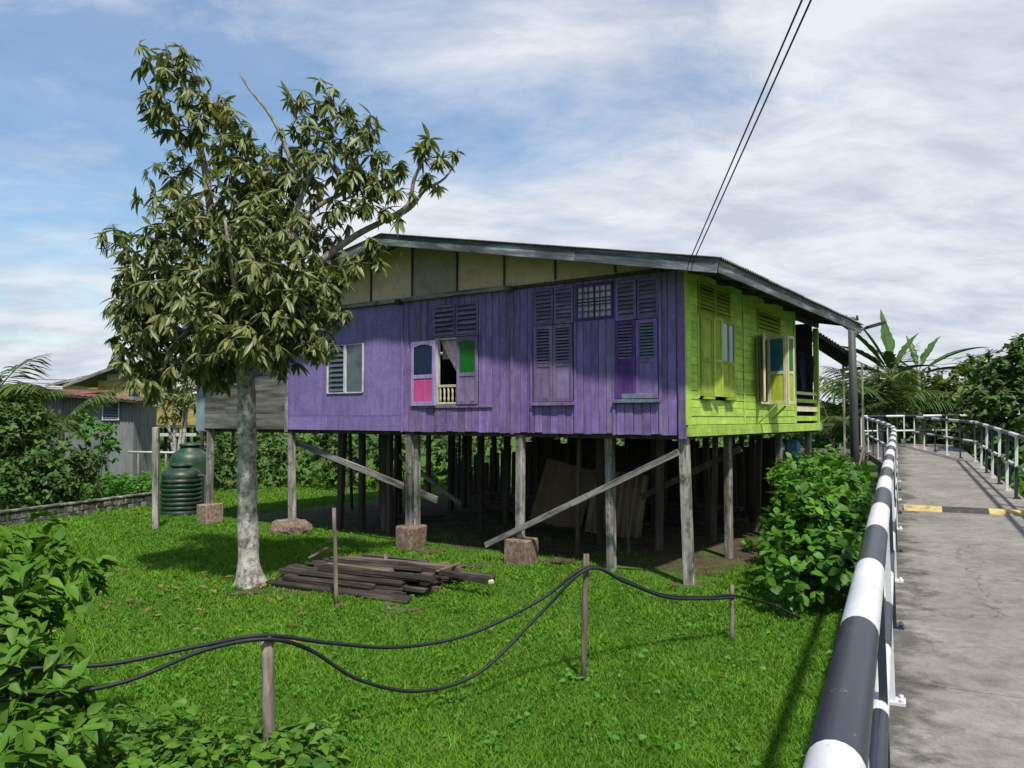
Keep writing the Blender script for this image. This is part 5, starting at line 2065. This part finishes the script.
bush('tree', 'tree with yellowed leaves behind the light green tree', 'tree', gp(972, 34), [bl(972, 366, 34, 13), bl(962, 378, 34, 14), bl(985, 380, 34, 14)],
     M['far_leaf2'], 90, .26, 'small', 'trees along the right of the path', 1.1, 4, 6, stem_r=.09, stem_mat=M['limb'])
bush('shrub', 'rounded green shrub behind the end railing of the path', 'shrub', gp(920, 34), [bl(920, 400, 34, 26), bl(900, 415, 33.5, 26), bl(935, 390, 34.5, 22), bl(880, 420, 33, 24), bl(905, 380, 35, 16), bl(950, 420, 34, 24), bl(925, 430, 33, 20)],
     M['far_leaf'], 120, .30, 'broad', None, 1.0, 6, 6)
bush('shrub', 'dark shrub behind the utility pole', 'shrub', gp(858, 33), [bl(845, 420, 33, 26), bl(868, 425, 33, 24), bl(825, 425, 34, 24), bl(806, 425, 36, 26)],
     M['dark_leaf'], 110, .30, 'broad', None, 1.0, 5, 6)
bush('shrub', 'leafy shrub growing through the right railing', 'shrub', gp(975, 24), [bl(968, 445, 24.5, 14), bl(985, 440, 23.6, 16), bl(958, 462, 24.5, 12), bl(1000, 445, 21.5, 16), bl(975, 470, 24, 16)],
     M['bush'], 100, .20, 'broad', None, 1.1, 5, 5)
bush('shrub', 'low dark shrub below the right side of the path', 'shrub', wk(17, 3.2) * Vector((1, 1, 0)) if False else tuple(Vector((wk(17, 3.2).x, wk(17, 3.2).y, 0))),
     [(*wk(a, 2.9 + .3 * math.sin(a * 2), -.35 + .25 * math.sin(a * 3)), .9, .9, .8) for a in np.arange(10, 24, 1.3)], M['bush'], 60, .20, 'broad', None, 1.1, 8, 5)
# tree line far behind everything so that the lawn never meets a bare horizon
k = 0
for px, Y, r, m_ in ((-20, 48, 24, 'far_leaf'), (40, 55, 18, 'dark_leaf'), (100, 52, 16, 'far_leaf'), (160, 48, 18, 'far_leaf2'), (215, 46, 22, 'far_leaf'), (270, 44, 20, 'far_leaf2'), (325, 46, 22, 'far_leaf'), (380, 45, 20, 'far_leaf2'),
                     (440, 48, 22, 'far_leaf'), (500, 46, 20, 'far_leaf2'), (560, 48, 22, 'far_leaf'), (625, 46, 22, 'far_leaf'), (690, 48, 22, 'far_leaf2'), (750, 46, 24, 'far_leaf'), (800, 48, 24, 'far_leaf')):
    pos = ('far left edge', 'gap left of the shed', 'shed', 'yellow house', 'water tanks', 'mango trunk', 'first sheet of purple wall', 'louvre window', 'open window', 'middle of purple wall', 'second shutters', 'third shutters', 'house corner', 'lime wall', 'porch')[k]
    bush('shrub', 'far green thicket behind the house, in line with the ' + pos, 'shrub', gp(px, Y), [bl(px - 14, 430, Y, r), bl(px + 16, 432, Y + .5, r), bl(px, 424, Y + 1, r * .9), bl(px, 446, Y - .8, r * .9)], M[m_], 22, .42, 'broad', 'thickets far behind the house', 1.0, 4, 5)
    k += 1

for k, (px, Y, w_) in enumerate(((225, 25.5, 'left of the mango trunk'), (285, 26.5, 'behind the first house post'), (345, 25.5, 'behind the left brace'), (405, 26.5, 'behind the paired posts'), (465, 27, 'behind the middle of the purple wall'))):  # added to block the bright lawn behind; dark foliage stands in for shade
    bush('shrub', 'added low dark shrub seen under the house, ' + w_, 'shrub', gp(px, Y), [bl(px - 14, 455, Y, 24), bl(px + 16, 460, Y + .6, 24), bl(px, 445, Y + .8, 20), bl(px - 5, 475, Y - .6, 20), bl(px + 22, 478, Y - .4, 16)], M['dark_leaf'] if k % 2 else M['far_leaf'], 75, .24, 'broad', 'shrubs seen under the house', 1.0, 4, 5)
# junk by the porch: planter pot and loose poles
pb_ = gp(838, 19.2)
pot = lathe('plant_pot', [(.20, 0), (.27, .32), (.29, .34), (.29, .38), (.25, .38), (.24, .33)], M['terracotta'], None, (pb_[0], pb_[1], 0))
tag(pot, 'terracotta planter pot on the ground below the porch corner', 'pot')
for k, (px, dx, z1, lab) in enumerate(((846, .5, 1.7, 'leaning grey pole beside the utility pole'), (836, -.5, 1.5, 'leaning grey pole left of the terracotta pot'))):
    q = Vector(gp(px, 19.3))
    o = tubes('leaning_pole', [([q + Vector((0, 0, -.03)), q + Vector((dx, .1, z1))], .03)], M['stick'], None, 7)
    tag(o, lab, 'pole')
q = hw(-.35, YE - .5, 1.95)
o = link('plastic_bag', box_mesh(.34, .2, .42, .06, M['cloth_blue'], .05), None, None, hw(-.5, YE - .35, 1.62), (0, .1, HR))
tag(o, 'blue plastic bag hanging under the porch floor', 'bag')

# ================================================================== BUSHES
# hedge along the walk
hb = []
for a, l, z, r in ((9.7, -1.15, .50, .45), (9.9, -.75, .65, .45), (10.4, -1.25, .80, .50), (10.8, -.75, .95, .50), (10.6, -1.0, 1.1, .45), (11.3, -1.2, 1.1, .5), (11.6, -.8, 1.15, .5), (12.4, -1.3, 1.2, .5),
                   (12.7, -.8, 1.2, .5), (13.4, -.8, 1.15, .5), (13.5, -1.5, 1.2, .55), (14.4, -1.1, 1.25, .55), (15.2, -.9, 1.2, .5), (15.4, -1.7, 1.2, .55), (16.4, -1.2, 1.2, .5), (17.4, -1.4, 1.2, .5), (18.6, -1.6, 1.25, .5), (10.3, -.65, .5, .4), (11.4, -1.35, .6, .5)):
    q = WU * a + WR * l
    hb.append((q.x, q.y, z, r, r, r * .85))
q = WU * 12 + WR * -1.4
bush('hedge', 'dense broad leaved green hedge growing against the striped railing', 'hedge', (q.x, q.y, 0), hb, M['hedge'], 300, .15, 'broad', None, 1.25, 16, 6, 150, .018, .15)

# foreground bush at lower left
fb = [bl(20, 560, 5.6, 50), bl(60, 580, 5.4, 40), bl(10, 630, 5.2, 60), bl(-40, 600, 5.2, 70), bl(40, 640, 5.0, 45), bl(10, 700, 4.9, 60), bl(-40, 700, 4.8, 60), bl(50, 710, 4.8, 45), bl(80, 575, 5.5, 22), bl(-60, 540, 5.6, 40), bl(85, 745, 4.6, 40), bl(20, 760, 4.5, 50)]
g0 = ground(0, 768)
bush('foreground_bush', 'leafy bush in the lower left corner that the cables run into', 'bush', (g0.x - .2, g0.y + .3, 0), fb, M['bush'], 330, .125, 'heart', None, .62, 12, 6, 150, .012, .35)

# bushes behind the low wall at left
lb = [bl(12, 432, 19, 42), bl(56, 456, 19, 32), bl(-20, 440, 18.5, 50), bl(88, 465, 19.5, 19), bl(40, 480, 18.2, 38), bl(0, 490, 17.6, 35), bl(72, 485, 19, 22), bl(15, 408, 19.5, 22), bl(34, 418, 19.5, 18), bl(-50, 410, 19, 50)]
bush('bush', 'dark rounded bush behind the low wall at the left', 'bush', gp(40, 19), lb, M['dark_leaf'], 230, .17, 'broad', None, 1.0, 12, 6, 0, .03, .3)
lb2 = [bl(100, 432, 20.5, 17), bl(82, 425, 20.5, 14), bl(112, 448, 20.5, 13)]
bush('bush', 'lighter green bush in front of the tin shed', 'bush', gp(98, 20.5), lb2, M['vine'], 140, .17, 'broad', None, 1.0, 5, 6, 0, .02, .3)
palm('coconut_palm', 'palm with pale fronds rising over the left bushes', gp(-14, 20), 10, 2.6, 2.5, M['palm'], .05, 1.0, seed=21)
palm('coconut_palm', 'short palm with one frond arching before the shed', gp(62, 21.5), 7, 1.9, 2.1, M['palm'], .05, .7, seed=23)
# small tree behind the tank
st = gp(178, 24)
bush('small_tree', 'small pale stemmed tree behind the green water tanks', 'tree', st, [bl(178, 385, 24, 22), bl(165, 398, 24, 16), bl(195, 395, 24, 17), bl(178, 405, 23.8, 20), bl(185, 372, 24.2, 14)], M['mango'], 90, .21, 'lance', None, 1.3, 5, 7, 0, .075, .6, M['bark'])


# creeping vines and low leafy cover ----------------------------------------
def cover(name, label, pts_xy, zlo, zhi, size, mat, kind, width):
    n = len(pts_xy)
    pos = np.column_stack([pts_xy, rng.uniform(zlo, zhi, n)])
    az = rng.uniform(0, 2 * np.pi, n)
    d = np.column_stack([np.cos(az), np.sin(az), rng.uniform(-.25, .35, n)])
    up = norm(np.column_stack([rng.normal(scale=.55, size=n), rng.normal(scale=.55, size=n) - .2, np.ones(n)]))
    o = leaves(name, pos, norm(d), up, size * rng.uniform(.6, 1.25, n), rng.random(n), mat, kind, None, width)
    tag(o, label, 'ground cover', None, 'stuff')
    return o


def px_scatter(n, x0, x1, y0, y1, z=0.0, jit=None):
    out = []
    for _ in range(n):
        p = ground(random.uniform(x0, x1), random.uniform(y0, y1), z)
        out.append((p.x, p.y))
    return np.array(out)


vx = rng.uniform(60, 178, 5200)
vy = rng.uniform(462, 1, 5200) if False else 462 + rng.random(5200) * (520 - (vx - 28) * .137 - 12 - 462)
vxy = np.array([list(ground(a, b, .2))[:2] for a, b in zip(vx, vy)])
cover('vine_cover', 'bright green creeping vines between the low wall and the shed', vxy, .05, .55, .17, M['vine'], 'heart', .8)
xy = np.concatenate([px_scatter(700, 90, 340, 745, 800), px_scatter(400, 60, 200, 725, 800)])
cover('leafy_cover', 'low broad leaved weeds along the bottom left of the lawn', xy, .02, .22, .105, M['bush'], 'heart', .62)
cover('rail_weeds', 'low weeds under the striped railing', np.array([[(WU * a + WR * l).x, (WU * a + WR * l).y] for a, l in zip(rng.uniform(2, 11, 700), rng.normal(-.28, .16, 700))]), .02, .16, .06, M['hedge'], 'small', 1.0)


# ------------------------------------------------------------------ lawn grass
BARE = []
for k, (px_, py_, r_) in enumerate(((300, 590, .5), (400, 610, .3), (250, 592, .35), (640, 562, .5), (560, 562, .45), (480, 566, .4), (690, 586, .35), (430, 552, .35))):
    c = ground(px_, py_)
    BARE.append((c.x, c.y, r_))
    pts = []
    for q in range(26):
        a_ = 2 * math.pi * q / 26
        rr_ = .75 * r_ * (1 + .22 * math.sin(3 * a_ + k) + random.uniform(-.12, .12))
        pts.append((c.x + rr_ * math.cos(a_), c.y + rr_ * .8 * math.sin(a_)))
    o = sheet('bare_patch', pts, .0085 + .0012 * k, M['dirt'])
    tag(o, 'trodden brown earth patch in the lawn', 'ground')


def lawn(n):
    th = rng.uniform(R(-46), R(46), n * 2)
    d = np.exp(rng.uniform(np.log(3.0), np.log(36.0), n * 2))
    x, y = d * np.sin(th), d * np.cos(th)
    lat = x * WR.x + y * WR.y
    Hl = np.array(HMi)
    hx = Hl[0, 0] * x + Hl[0, 1] * y + Hl[0, 3]
    hy = Hl[1, 0] * x + Hl[1, 1] * y + Hl[1, 3]
    under = (hx > -11.6) & (hx < .1) & (hy > .3 + .35 * np.sin(hx * 2.1) + .2 * np.sin(hx * 5.3))
    edge = hy - (.1 + .35 * np.sin(hx * 2.1) + .2 * np.sin(hx * 5.3))
    under = (hx > -11.6) & (hx < .1) & (edge > 0)
    thin = rng.random(len(x)) < np.maximum(.06, np.exp(-edge / .75))
    keep = (lat < .0) & (~under | thin)
    # behind the low wall
    wd = np.array([w1.x - w0.x, w1.y - w0.y])
    side = (x - w0.x) * wd[1] - (y - w0.y) * wd[0]
    keep &= ~((side < 0) & (x < w1.x))
    # patchiness
    pat = np.sin(x * 1.3 + 2 * np.sin(y * .7)) * np.sin(y * 1.1 + 1.5 * np.sin(x * .9)) + .6 * np.sin(x * 3.7 + y * 2.9)
    keep &= rng.random(len(x)) < (.80 + .2 * np.clip(pat, -1, 1))
    for (bx_, by_, br_) in BARE:
        rr_ = np.hypot(x - bx_, y - by_) / br_ + .25 * np.sin(np.arctan2(y - by_, x - bx_) * 5 + bx_)
        keep &= rng.random(len(x)) < np.clip((rr_ - .25) * 1.25, .12, 1)
    x, y, d, pat, un = x[keep][:n], y[keep][:n], d[keep][:n], pat[keep][:n], under[keep][:n]
    m = len(x)
    h = rng.gamma(5, .0058, m) * (1 + .22 * pat) * (.95 + .012 * d) * np.where(un, .7, 1)
    h = np.clip(h, .012, .13)
    w = (.0016 + .00055 * d) * rng.uniform(.7, 1.4, m)
    az = rng.uniform(0, 2 * np.pi, m)
    ln = rng.uniform(.35, 1.5, m) * h
    la = rng.uniform(0, 2 * np.pi, m)
    sx_, sy_ = np.cos(az) * w, np.sin(az) * w
    lx, ly = np.cos(la) * ln, np.sin(la) * ln
    z0 = np.full(m, -.004)
    V = np.stack([np.stack([x - sx_, y - sy_, z0], 1), np.stack([x + sx_, y + sy_, z0], 1),
                  np.stack([x + sx_ * .75 + lx * .35, y + sy_ * .75 + ly * .35, h * .6], 1), np.stack([x - sx_ * .75 + lx * .35, y - sy_ * .75 + ly * .35, h * .6], 1),
                  np.stack([x + lx, y + ly, h], 1)], 1)
    i = np.arange(m) * 5
    tri = np.concatenate([np.stack([i, i + 1, i + 2], 1), np.stack([i, i + 2, i + 3], 1), np.stack([i + 3, i + 2, i + 4], 1)])
    t = np.clip(.42 + .16 * pat + rng.normal(scale=.17, size=m), 0, .9)
    t[rng.random(m) < .03] = 1.0
    me = quads_mesh('grass', V.reshape(-1, 3), tri, np.repeat(t, 5), M['grass'])
    o = link('grass', me)
    tag(o, 'short bright green lawn grass', 'grass', None, 'stuff')


lawn(650000)
# weeds and fallen leaves in the lawn
wx, wy = [], []
for _ in range(240):
    c = ground(random.uniform(90, 830), 545 + 220 * random.random() ** 1.3)
    if c.x * WR.x + c.y * WR.y > -.4 or (HMi @ c).y > -.2:
        continue
    for q in range(random.randint(5, 14)):
        wx.append(c.x + random.gauss(0, .09))
        wy.append(c.y + random.gauss(0, .09))
cover('lawn_weeds', 'small round leaved weeds scattered through the lawn', np.column_stack([wx, wy]), .015, .06, .05, M['vine'], 'heart', .9)
fx_ = np.column_stack([rng.normal(TB.x - .1, 1.5, 150), rng.normal(TB.y - .1, 1.2, 150)])
cover('fallen_leaves', 'dry brown leaves fallen on the grass round the mango tree', fx_, .03, .06, .14, M['dry_leaf'], 'lance', 1.3)

# ================================================================== WIRES
eave = hw(-.15, -.64, roof_z(0) + .0)
upole = Vector((.95, -6.0, 0))
uo = empty('utility_pole', upole)
tag(uo, 'utility pole behind the viewer that carries the two house wires', 'pole')
tubes('pole', [([(0, 0, -.05), (0, 0, 7.2)], [.13, .09])], M['metal_pole'], uo, 12)
e0, e1 = at(688, 252, 10.1), at(692, 250, 10.1)
for (pxt, pxb, lab) in ((802, 689, 'left of the two thin wires running from the eave up and over'), (811, 693, 'right of the two thin wires running from the eave up and over')):
    o_, d_w = loc_ray(pxb, 262)
    a_ = HM @ (o_ + d_w * ((-.636 - o_.y) / d_w.y))
    b_ = at(pxt, 0, 5.0)
    dr = b_ - a_
    end = a_ + dr * ((-6.0 - a_.y) / dr.y)
    eb = hw(-.05, -.60, roof_z(0) - .06)
    o = tubes('power_wire', [([a_, b_, end, Vector((upole.x, upole.y, end.z + .0))], .0075)], M['wire'], None, 6)
    tag(o, lab, 'wire')
for k, (y0, y1) in enumerate(((352, 345), (357, 351), (363, 356))):
    a_, b_ = at(880, y0 + 12, 60), at(1060, y1 - 3, 60)
    m_ = a_.lerp(b_, .5) + Vector((0, 0, -.25))
    o = tubes('power_wire', [(smooth_path([a_, m_, b_], 6), .022)], M['wire'], None, 5)
    tag(o, 'distant power wire over the right trees, ' + ('topmost', 'middle', 'lowest')[k] + ' of three', 'wire')
for px in (879, 1061):
    q = Vector(gp(px, 60))
    o = tubes('distant_pole', [([q, q + Vector((0, 0, 7.6))], .10)], M['metal_pole'], None, 8)
    tag(o, 'distant pole carrying wires at the ' + ('left' if px < 900 else 'right') + ' behind the right hand trees', 'pole')
for k, y0 in enumerate((376, 380, 384)):
    a_, b_ = at(-30, y0, 50), at(150, y0 + 3, 50)
    o = tubes('power_wire', [(smooth_path([a_, a_.lerp(b_, .5) + Vector((0, 0, -.15)), b_], 6), .02)], M['wire'], None, 5)
    tag(o, 'distant power wire above the rusty roofs at left, ' + ('topmost', 'middle', 'lowest')[k] + ' of three', 'wire')
for px in (-31, 151):
    q = Vector(gp(px, 50))
    o = tubes('distant_pole', [([q, q + Vector((0, 0, 5.3))], .09)], M['metal_pole'], None, 8)
    tag(o, 'distant pole carrying wires at the ' + ('far left edge' if px < 0 else 'back of the yellow house'), 'pole')
